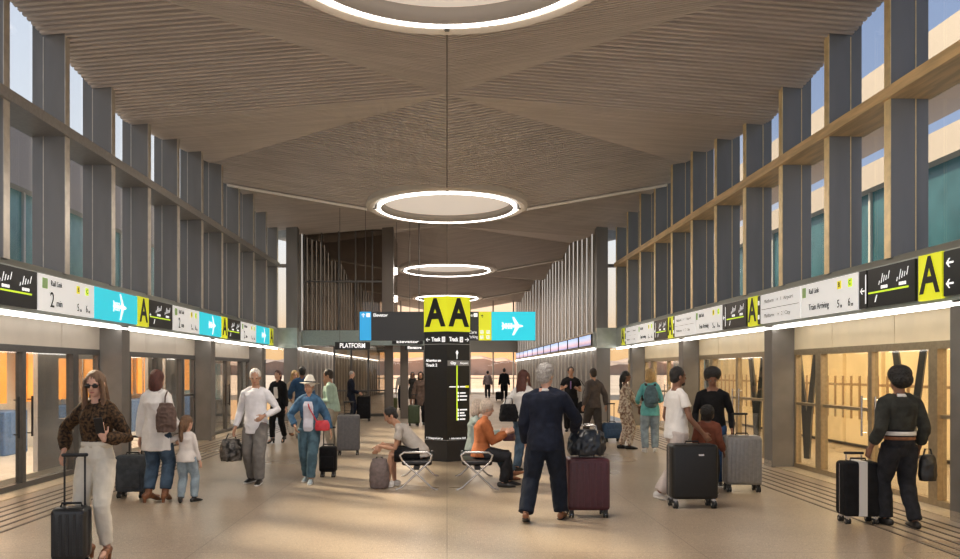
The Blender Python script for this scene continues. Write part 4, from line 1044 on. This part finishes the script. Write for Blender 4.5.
# 4 elderly man
c = person('grey haired man in an untucked white linen shirt and grey trousers', -2.92, 11.65, 1.75, 172, TAN, ('short', 'white'), ('shirt', cloth('white_linen', (.80, .80, .84), .06), .93, .44), ('trousers', GREYT, .012), (BLKSHOE, 'shoe', SOLE),
    hands=((.185, .02, .49), (-.12, .13, .60)), feet=((.06, -.05, -10), (-.055, .07, 8)), head=(16, 14), vox=.010, palm=(None, (.6, -.4, 0)), epole=(None, (-.8, -.6, -.3)), hdir=(None, (.3, .4, -.3)))
collar(c, cloth('white_linen', (.80, .80, .84)))
softbag('duffel_bag', 'black and silver duffel bag carried by the white shirted man', 'bag', (-3.30, 11.62, .34), (.17, .14, .17), mat('bag_black_sheen', (.10, .09, .08), .35, var=.7, vs=14, col2=(.008, .008, .008)), yaw=20,
    handles=[[(-.10, 0, .28), (-.04, 0, .42), (.04, 0, .42), (.10, 0, .28)]], hm=BLACK)
# 5 woman with hat
DEN = cloth('denim_jacket', (.060, .14, .25), .3, vs=10)
def hat(c):
    HP, R, hh = c['HP'], c['R'], c['hh']; t = empty('hat'); t.matrix_world = c['M']; tag(t, 'white straw hat with a navy band on the woman in denim', 'hat')
    g = G(); n = 40; vs = []
    for i in range(n):
        a = 2 * math.pi * i / n; ca, sa = math.cos(a), math.sin(a)
        for r, z in ((.052, .030), (.092, .020 + .010 * abs(ca)), (.093, .022 + .010 * abs(ca)), (.052, .034)): vs.append(HP((r * ca, r * 1.08 * sa - .008, z)))
    g.add(vs, [(i * 4 + j, i * 4 + (j + 1) % 4, ((i + 1) % n) * 4 + (j + 1) % 4, ((i + 1) % n) * 4 + j) for i in range(n) for j in range(4)])
    ST = mat('straw_white', (.80, .76, .68), .7, var=.08, vs=90); g.build('brim', ST, t, True)
    G().loft([HP((0, -.008, .026)), HP((0, -.008, .058)), HP((0, -.008, .078))], [(.056 * hh, .062 * hh), (.052 * hh, .057 * hh), (.040 * hh, .045 * hh)], side=R @ V((1, 0, 0)), n=28).build('crown', ST, t, True)
    G().loft([HP((0, -.008, .031)), HP((0, -.008, .046))], [(.0575 * hh, .0635 * hh), (.0555 * hh, .061 * hh)], side=R @ V((1, 0, 0)), n=28, dome=False).build('band', NAVY, t, True)
c = person('woman in a white hat and open denim jacket walking toward the camera', -2.11, 11.75, 1.60, 180, TAN, ('short', 'grey'), ('jacket', DEN, .88, .555), ('trousers', cloth('teal_jeans', (.07, .13, .17), .25), .008, .93), (GSHOE, 'shoe', SOLE),
    hands=((.135, .08, .545), (-.19, -.01, .50)), feet=((.05, -.08, -8), (-.02, .10, 4)), head=(-22, -4), sex='f', vox=.010, epole=((.9, -.6, -.2), None))
front_panel(c, cloth('lilac_white_top', (.66, .66, .74), .06), 'top', .50, .79, .050, .018); hat(c)
t = softbag('crossbody_bag', 'red crossbody bag at the hip of the woman in the hat', 'bag', (-1.90, 11.58, .80), (.115, .04, .085), mat('red_leather', (.55, .035, .05), .4, var=.15), handles=[[(-.08, -.0, .14), (-.20, .0, .36), (-.26, .10, .52)]], fold=.004)
case('black carry on suitcase pulled behind the woman in the hat', -1.93, 12.35, .28, .50, .20, 0, BLK, ext=.80, fabric=True)
# 6-8 group by the left wall
c = person('woman in black jacket and black trousers walking behind the white shirted man', -4.07, 18.2, 1.70, 165, FAIR, ('tail', 'red'), ('jacket', BLK, .93, .52), ('trousers', BLK, .004, .96), (BLKSHOE,), hands=((.12, .10, .58), (-.16, .03, .48)), feet=((.02, .10, -5), (-.05, -.13, 5, .02, 25)), head=(0, 0), sex='f', vox=.013, heel=.05)
front_panel(c, WHITEC, 'top', .60, .79, .032, .026)
person('blonde woman in a pale top facing the man in the blue jacket', -4.08, 20.3, 1.74, 215, FAIR, ('long', 'blond'), ('tee', cloth('sand_top', (.60, .50, .38)), .9, .50), ('trousers', WHITEC, .010), (BRNSHOE,), hands=((.13, .12, .60), (-.15, .04, .48)), head=(0, 5), sex='f', vox=.013)
c = person('dark haired man in a blue jacket and pale trousers seen from behind', -3.68, 19.3, 1.83, 12, BROWN, ('short', 'black'), ('jacket', cloth('blue_jacket', (.035, .09, .19), .2), .93, .50), ('trousers', cloth('stone_trousers', (.50, .46, .40), .1), .010), (BLKSHOE,), hands=((.12, .14, .58), (-.16, .12, .56)), feet=((.05, .0, -6), (-.05, .02, 8)), head=(10, 0), vox=.013)
person('man in a pale green shirt standing with a hand to his chin', -2.42, 16.2, 1.76, 85, TAN, ('short', 'dark'), ('shirt', cloth('mint_shirt', (.42, .56, .47), .1), .93, .49), ('trousers', cloth('khaki_trousers', (.38, .34, .28)), .010), (BRNSHOE,), hands=((.02, .10, .80), (-.04, .16, .62)), head=(5, 12), lean=8, vox=.012, hdir=((-.3, .1, .9), None), epole=((.3, -.1, -1), None))
case('large grey hard shell suitcase by the man in the pale green shirt', -2.02, 15.6, .46, .82, .28, 5, mat('case_slate', (.14, .14, .15), .45, var=.1), ext=1.08, ribs=6, wheel_r=.04)
# 9-12 far left
person('balding man in a navy suit standing under the balcony', -3.28, 26.0, 1.72, -75, FAIR, ('bald', 'grey'), ('jacket', NAVY, .95, .48), ('trousers', NAVY, .008), (BLKSHOE,), hands=((.12, .14, .56), (-.10, .16, .56)), head=(0, 12), vox=.014)
case('tall charcoal suitcase beside the man in the navy suit', -2.86, 26.1, .46, .86, .30, 0, BLK, ext=1.0, group='charcoal suitcases under the balcony', fabric=True)
person('man in white shirt and dark trousers walking far down the hall', -1.97, 33.5, 1.76, 182, TAN, ('short', 'dark'), ('shirt', WHITEC, .93, .54), ('trousers', NAVY, .010), (BLKSHOE,), feet=((.05, .06, 0), (-.05, -.05, 0)), vox=.015)
person('woman in a short charcoal dress walking beside the man in white shirt', -1.50, 33.2, 1.68, 178, TAN, ('long', 'dark'), ('tee', cloth('charcoal_dress', (.06, .06, .06), .3), .4, .50), ('skirt', cloth('charcoal_dress', (.06, .06, .06)), .0), (BLKSHOE,), feet=((.04, -.04, 0), (-.04, .05, 0)), sex='f', vox=.014)
person('woman in a brown coat half hidden by the black pylon', -.84, 24.3, 1.70, 175, TAN, ('bob', 'dark'), ('coat', cloth('brown_coat', (.11, .075, .06), .2), .93, .36), ('trousers', BLK, .004), (BLKSHOE,), sex='f', vox=.013)
case('dark green suitcase left of the black pylon', -1.03, 23.7, .36, .66, .24, 0, mat('case_dark_green', (.03, .05, .02), .4, var=.2), ext=.98)
case('slim olive suitcase beside the man in white shirt', -2.30, 33.3, .26, .55, .22, 0, mat('case_olive', (.10, .12, .04), .5, var=.2), ext=.95)
# far end
person('man in a grey jacket at the far glass end, left of the pair', 2.6, 48.5, 1.74, 4, TAN, ('short', 'black'), ('jacket', cloth('mauve_grey', (.17, .14, .15), .2), .93, .48), ('trousers', JEANK, .008), (BLKSHOE,), vox=.017)
person('man in a black suit at the far glass end, right of the pair', 3.35, 44.5, 1.88, -4, TAN, ('short', 'dark'), ('jacket', BLK, .95, .46), ('trousers', BLK, .010), (BLKSHOE,), vox=.017)
case('small black suitcase at the feet of the far man in black', 3.0, 43.8, .40, .52, .26, 0, BLK, ext=.0, fabric=True)
# 13 seated man
c = person('man in grey T-shirt and black shorts sitting bent forward on the left bench', -.40, 11.30, 1.74, 88, TAN, ('short', 'black'), ('tee', cloth('grey_tee', (.46, .43, .40), .1), .42, .49), ('shorts', BLK, .012), (WSHOE, 'shoe', SOLE), sit=(0, 0, .30), lean=40,
    hands=((.035, .33, .36), (-.045, .345, .35)), feet=((.05, .225, 0), (-.045, .27, 0)), head=(12, 30), vox=.009, hdir=((0, .5, -.8), (0, .5, -.8)), kpole=((.1, 1, .6), (-.1, 1, .6)))
softbag('holdall', 'taupe holdall standing on the floor before the seated man', 'bag', (-.99, 11.12, 0), (.15, .11, .22), mat('taupe_canvas', (.16, .125, .12), .8, var=.15), handles=[[(-.07, 0, .38), (-.04, 0, .46), (.04, 0, .46), (.07, 0, .38)]], hm=BLACK, fold=.006)
# 14 seated pair
c = person('white haired woman in an orange coat sitting on the right bench', .50, 11.30, 1.64, -90, FAIR, ('curly', 'pale'), ('coat', cloth('rust_coat', (.37, .12, .045), .15), .93, .42), ('trousers', JEANK, .010), (BLKSHOE,), sit=(0, 0, .315), lean=7,
    hands=((.03, .23, .49), (-.05, .24, .48)), feet=((.05, .20, -6), (-.05, .26, 8)), head=(0, 12), sex='f', vox=.0095, build=1.08)
person('woman in a teal grey top sitting behind the orange coated woman', .42, 12.05, 1.62, -88, FAIR, ('bob', 'pale'), ('shirt', cloth('teal_grey_top', (.33, .40, .38), .1), .93, .47), ('trousers', cloth('slate_jeans', (.05, .08, .11), .2), .010), (BRNSHOE,), sit=(0, 0, .315), lean=4,
    hands=((.03, .26, .47), (-.05, .27, .46)), feet=((.05, .34, -6), (-.05, .40, 8, .02, -15)), head=(8, 14), sex='f', vox=.010)
softbag('handbag', 'small plum handbag on the lap of the seated pair', 'bag', (.93, 11.42, .66), (.10, .07, .07), mat('plum_leather', (.07, .02, .03), .4, var=.2), fold=.004)
# 16 red haired woman
person('red haired woman in white blouse carrying a black bag behind the suited man', 1.30, 13.0, 1.74, -35, FAIR, ('long', 'red'), ('blouse', WHITEC, .93, .50), ('trousers', JEAN, .008), (BLKSHOE,), hands=((.12, .14, .62), (-.17, .03, .55)), feet=((.04, .05, 0), (-.04, -.05, 0)), sex='f', vox=.011)
softbag('tote_bag', 'black tote bag on the arm of the red haired woman', 'bag', (1.04, 12.85, .86), (.17, .07, .15), BLK, handles=[[(-.08, 0, .24), (-.05, .03, .40), (.05, .03, .40), (.08, 0, .24)]], yaw=-20)
# 17 suited man
c = person('grey haired man in a dark navy suit pushing the burgundy suitcase', 1.16, 8.72, 1.80, -14, FAIR, ('curly', 'grey'), ('jacket', NAVY, .95, .455), ('trousers', cloth('navy_trousers', (.010, .015, .028), .25), .013), (BRNSHOE, 'shoe', BLACK),
    hands=((.15, .17, .565), (-.15, .06, .49)), feet=((.075, .08, -6), (-.125, -.13, 6, .02, 18)), head=(-30, 6), lean=5, vox=.009, epole=((.8, -.7, -.2), None), palm=((-.3, .0, -.9), None), hdir=((.3, .9, -.2), None), build=1.1)
collar(c, WHITEC)
case('burgundy hard shell suitcase pushed by the suited man', 1.66, 9.02, .50, .70, .30, 0, mat('case_burgundy', (.065, .014, .022), .4, var=.12), ribs=7, wheel_r=.035)
softbag('weekender_bag', 'dark navy weekender bag sitting on the burgundy suitcase', 'bag', (1.66, 9.02, .715), (.23, .14, .155), mat('navy_gloss_leather', (.012, .018, .028), .3, var=.3), fold=.014,
    handles=[[(-.12, -.06, .26), (-.09, -.07, .36), (.09, -.07, .36), (.12, -.06, .26)], [(-.12, .06, .26), (-.09, .07, .37), (.09, .07, .37), (.12, .06, .26)]], hm=STEEL)
# 18-19
c = person('bearded man in black with a lanyard gesturing with one hand', 3.52, 21.6, 1.84, 170, TAN, ('short', 'dark'), ('shirt', BLK, .45, .50), ('trousers', BLK, .012), (BLKSHOE,), hands=((.10, .16, .68), (-.10, .13, .66)), head=(8, 5), vox=.013)
front_panel(c, mat('cloth_purple_lanyard', (.20, .12, .30), .6), 'lanyard', .66, .80, .012, .026)
softbag('laptop_bag', 'black laptop bag hanging beside the man with the lanyard', 'bag', (3.88, 21.45, .52), (.20, .08, .17), BLK, handles=[[(-.06, 0, .32), (-.04, 0, .55), (.02, .05, .75), (-.1, .1, .95)]])
person('man in a grey suit seen from behind pulling a blue suitcase', 3.62, 18.6, 1.78, 28, TAN, ('short', 'dark'), ('jacket', cloth('charcoal_brown_suit', (.10, .085, .08), .15), .95, .46), ('trousers', cloth('charcoal_trousers', (.065, .058, .055), .15), .010), (BLKSHOE,), hands=((.17, -.03, .49), (-.16, .04, .49)), feet=((.05, -.08, 0), (-.05, .14, 5)), head=(-10, 4), vox=.012)
case('blue carry on suitcase pulled by the man in the grey suit', 4.02, 18.5, .44, .46, .24, 10, mat('case_blue', (.02, .07, .17), .5, var=.2), ext=.92, fabric=True)
# 20-21
PAT = cloth('patterned_cotton', (.58, .50, .40), .5, vs=22, col2=(.24, .15, .11))
person('woman with a long dark braid in a patterned top and trousers', 3.93, 16.75, 1.72, -82, BROWN, ('braid', 'black'), ('tee', PAT, .93, .46), ('trousers', PAT, .006, .93), (BLKSHOE,), hands=((.04, .20, .53), (-.03, .20, .53)), feet=((.05, .03, 0), (-.05, -.04, 0)), sex='f', vox=.011)
softbag('shoulder_bag', 'brown leather shoulder bag held in front of the braided woman', 'bag', (4.28, 16.65, .76), (.09, .14, .10), mat('chestnut_leather', (.12, .05, .035), .45, var=.2), fold=.005)
c = person('blonde woman in a turquoise sweater and pale jeans with a backpack', 4.30, 16.1, 1.77, -10, FAIR, ('bob', 'blond'), ('tee', cloth('turquoise_knit', (.16, .50, .50), .1), .93, .44), ('trousers', JEANL, .008), (WSHOE, 'shoe', SOLE), hands=((.10, .14, .60), (-.13, .12, .58)), feet=((.06, .02, -8), (-.055, -.02, 10)), sex='f', vox=.011)
def backpack(c, m, label):
    t = empty('backpack'); t.matrix_world = c['M']; tag(t, label, 'backpack'); S, sp_, T, h = c['S'], c['sp'], c['T'], c['h']
    g = G().loft([S(sp_(.575, -.115)), S(sp_(.62, -.125)), S(sp_(.70, -.125)), S(sp_(.775, -.105))], [(.075 * h, .045 * h), (.085 * h, .055 * h), (.082 * h, .052 * h), (.055 * h, .035 * h)], side=(1, 0, 0), n=20)
    robj(g, 'body', m, t, .010, smooth=3, fold=.006, fs=9)
    g = G().loft([S(sp_(.60, -.178)), S(sp_(.66, -.180))], [(.060 * h, .014 * h)] * 2, side=(1, 0, 0), n=16); g.build('front_pocket', m, t, True)
    for sg in (1, -1): G().loft([S(sp_(.80, -.06, sg * .05)), S(sp_(.825, -.01, sg * .055)), S(sp_(.79, .062, sg * .06)), S(sp_(.68, .055, sg * .085)), S(sp_(.62, -.06, sg * .09))], [(.016 * h, .006 * h)] * 5, side=(1, 0, 0), n=8).build('strap', BLACK, t, True)
backpack(c, mat('cloth_blue_grey_pack', (.10, .17, .20), .8, var=.2, bump=.2), 'blue grey backpack on the blonde woman in turquoise')
# 22-24 family
c = person('man in a white T-shirt and pale trousers holding the large black suitcase', 3.10, 10.20, 1.80, -78, BROWN, ('short', 'black'), ('tee', WHITEC, .42, .47), ('trousers', cloth('blush_trousers', (.56, .49, .46), .08), .014, .95), (WSHOE, 'shoe', SOLE),
    hands=((.145, .12, .50), (-.15, .05, .48)), feet=((.03, -.17, 0, .012, 18), (-.05, .15, 0)), head=(-4, 2), vox=.009)
G().ell(c['HP']((0, .030, -.052)), (.024 * c['hh'], .024 * c['hh'], .020 * c['hh']), c['R']).build('beard', HAIRS['black'], c['root'], True)
t = case('large black hard shell suitcase in front of the man in the white T-shirt', 3.10, 9.62, .58, .80, .30, 0, mat('case_black_shell', (.006, .006, .006), .45, var=.15), wheel_r=.05, trim=STEEL, badge=True)
person('child in a rust brown jacket looking up at the adult with the afro', 3.62, 10.55, 1.27, -40, DEEP, ('curly', 'black'), ('jacket', cloth('russet_jacket', (.17, .055, .032), .2), .93, .45), ('trousers', JEANK, .008), (BLKSHOE, 'shoe', SOLE), hands=((.15, .06, .48), (-.14, .05, .48)), head=(-10, -22), vox=.009, child=True)
c = person('person with a round black afro in a black sweater and jeans looking down', 3.98, 11.35, 1.74, 158, BROWN, ('afro', 'black'), ('tee', BLK, .93, .47), ('trousers', cloth('cobalt_jeans', (.03, .08, .20), .3), .010), (BLKSHOE, 'shoe', SOLE), hands=((.15, .08, .50), (-.15, .04, .49)), feet=((.07, .04, -10), (-.05, -.03, 8)), head=(8, 32), lean=6, vox=.010)
case('large silver grey ribbed suitcase beside the person with the afro', 4.22, 10.88, .50, .80, .28, -6, mat('case_silver', (.28, .27, .26), .35, .4, var=.08), wheel_r=.045, ext=1.10, ribs=9)
# 25 person at the right
OLV = cloth('dark_olive_jacket', (.038, .040, .036), .25)
c = person('person with a dark afro in a short dark jacket and black jeans at the right', 4.97, 8.40, 1.74, 4, BROWN, ('afro', 'black'), ('jacket', OLV, .72, .60), ('trousers', JEANK, .008), (BLKSHOE, 'shoe'),
    hands=((.160, .02, .49), (-.150, .03, .50)), feet=((.075, -.07, -12), (-.035, .05, 8)), vox=.009, head=(4, 8))
collar(c, WHITEC); belt(c, WHITEC, .595, .012, 'shirt_hem', .020); belt(c, BRNSHOE, .565, .010, 'belt', .014)
case('black suitcase with a white centre stripe at the right', 4.66, 8.62, .40, .70, .26, -4, BLK, ext=.78, wide_stripe=mat('case_white_band', (.62, .61, .60), .5), trim=STEEL)
softbag('handbag', 'small black handbag in the hand of the person at the right', 'bag', (5.30, 8.38, .50), (.10, .07, .15), BLKSHOE, handles=[[(-.05, 0, .28), (-.03, 0, .36), (.03, 0, .36), (.05, 0, .28)]], fold=.005)
# ============================================================ BENCHES
PAD = mat('bench_pad_black', (.014, .014, .016), .4, var=.2, bump=.1)
for s, lb in ((-1, 'black padded bench with chrome crossed legs, left one, under the bent man'), (1, 'black padded bench with chrome crossed legs, right one, under the orange coat')):
    t = empty('bench', (s * .44, 10.98, 0)); tag(t, lb, 'bench', 'benches in front of the pylon')
    for k in range(2):
        y = .02 + .70 * k
        g = G().box(-.22, .22, y + .02, y + .64, .345, .425); g.build('seat', PAD, t, bevel=.035, seg=4)
    G().box(-.04, .04, 0, 1.42, .29, .345).build('beam', BLACK, t)
    for y in (0.0, 1.42):
        G().loft([(-.30, y, .0), (-.22, y, .03), (.20, y, .42)], [(.009, .014)] * 3, side=(0, 1, 0), n=8).build('leg', STEEL, t, True)
        G().loft([(.30, y, .0), (.22, y, .03), (-.20, y, .42)], [(.009, .014)] * 3, side=(0, 1, 0), n=8).build('leg', STEEL, t, True)
    for y in (0.0,):
        G().loft([(-.20, y, .42), (-.24, y, .50), (-.18, y, .545), (.16, y, .545), (.22, y, .50), (.19, y, .42)], [(.008, .016)] * 6, side=(0, 1, 0), n=8).build('armrest', STEEL, t, True)
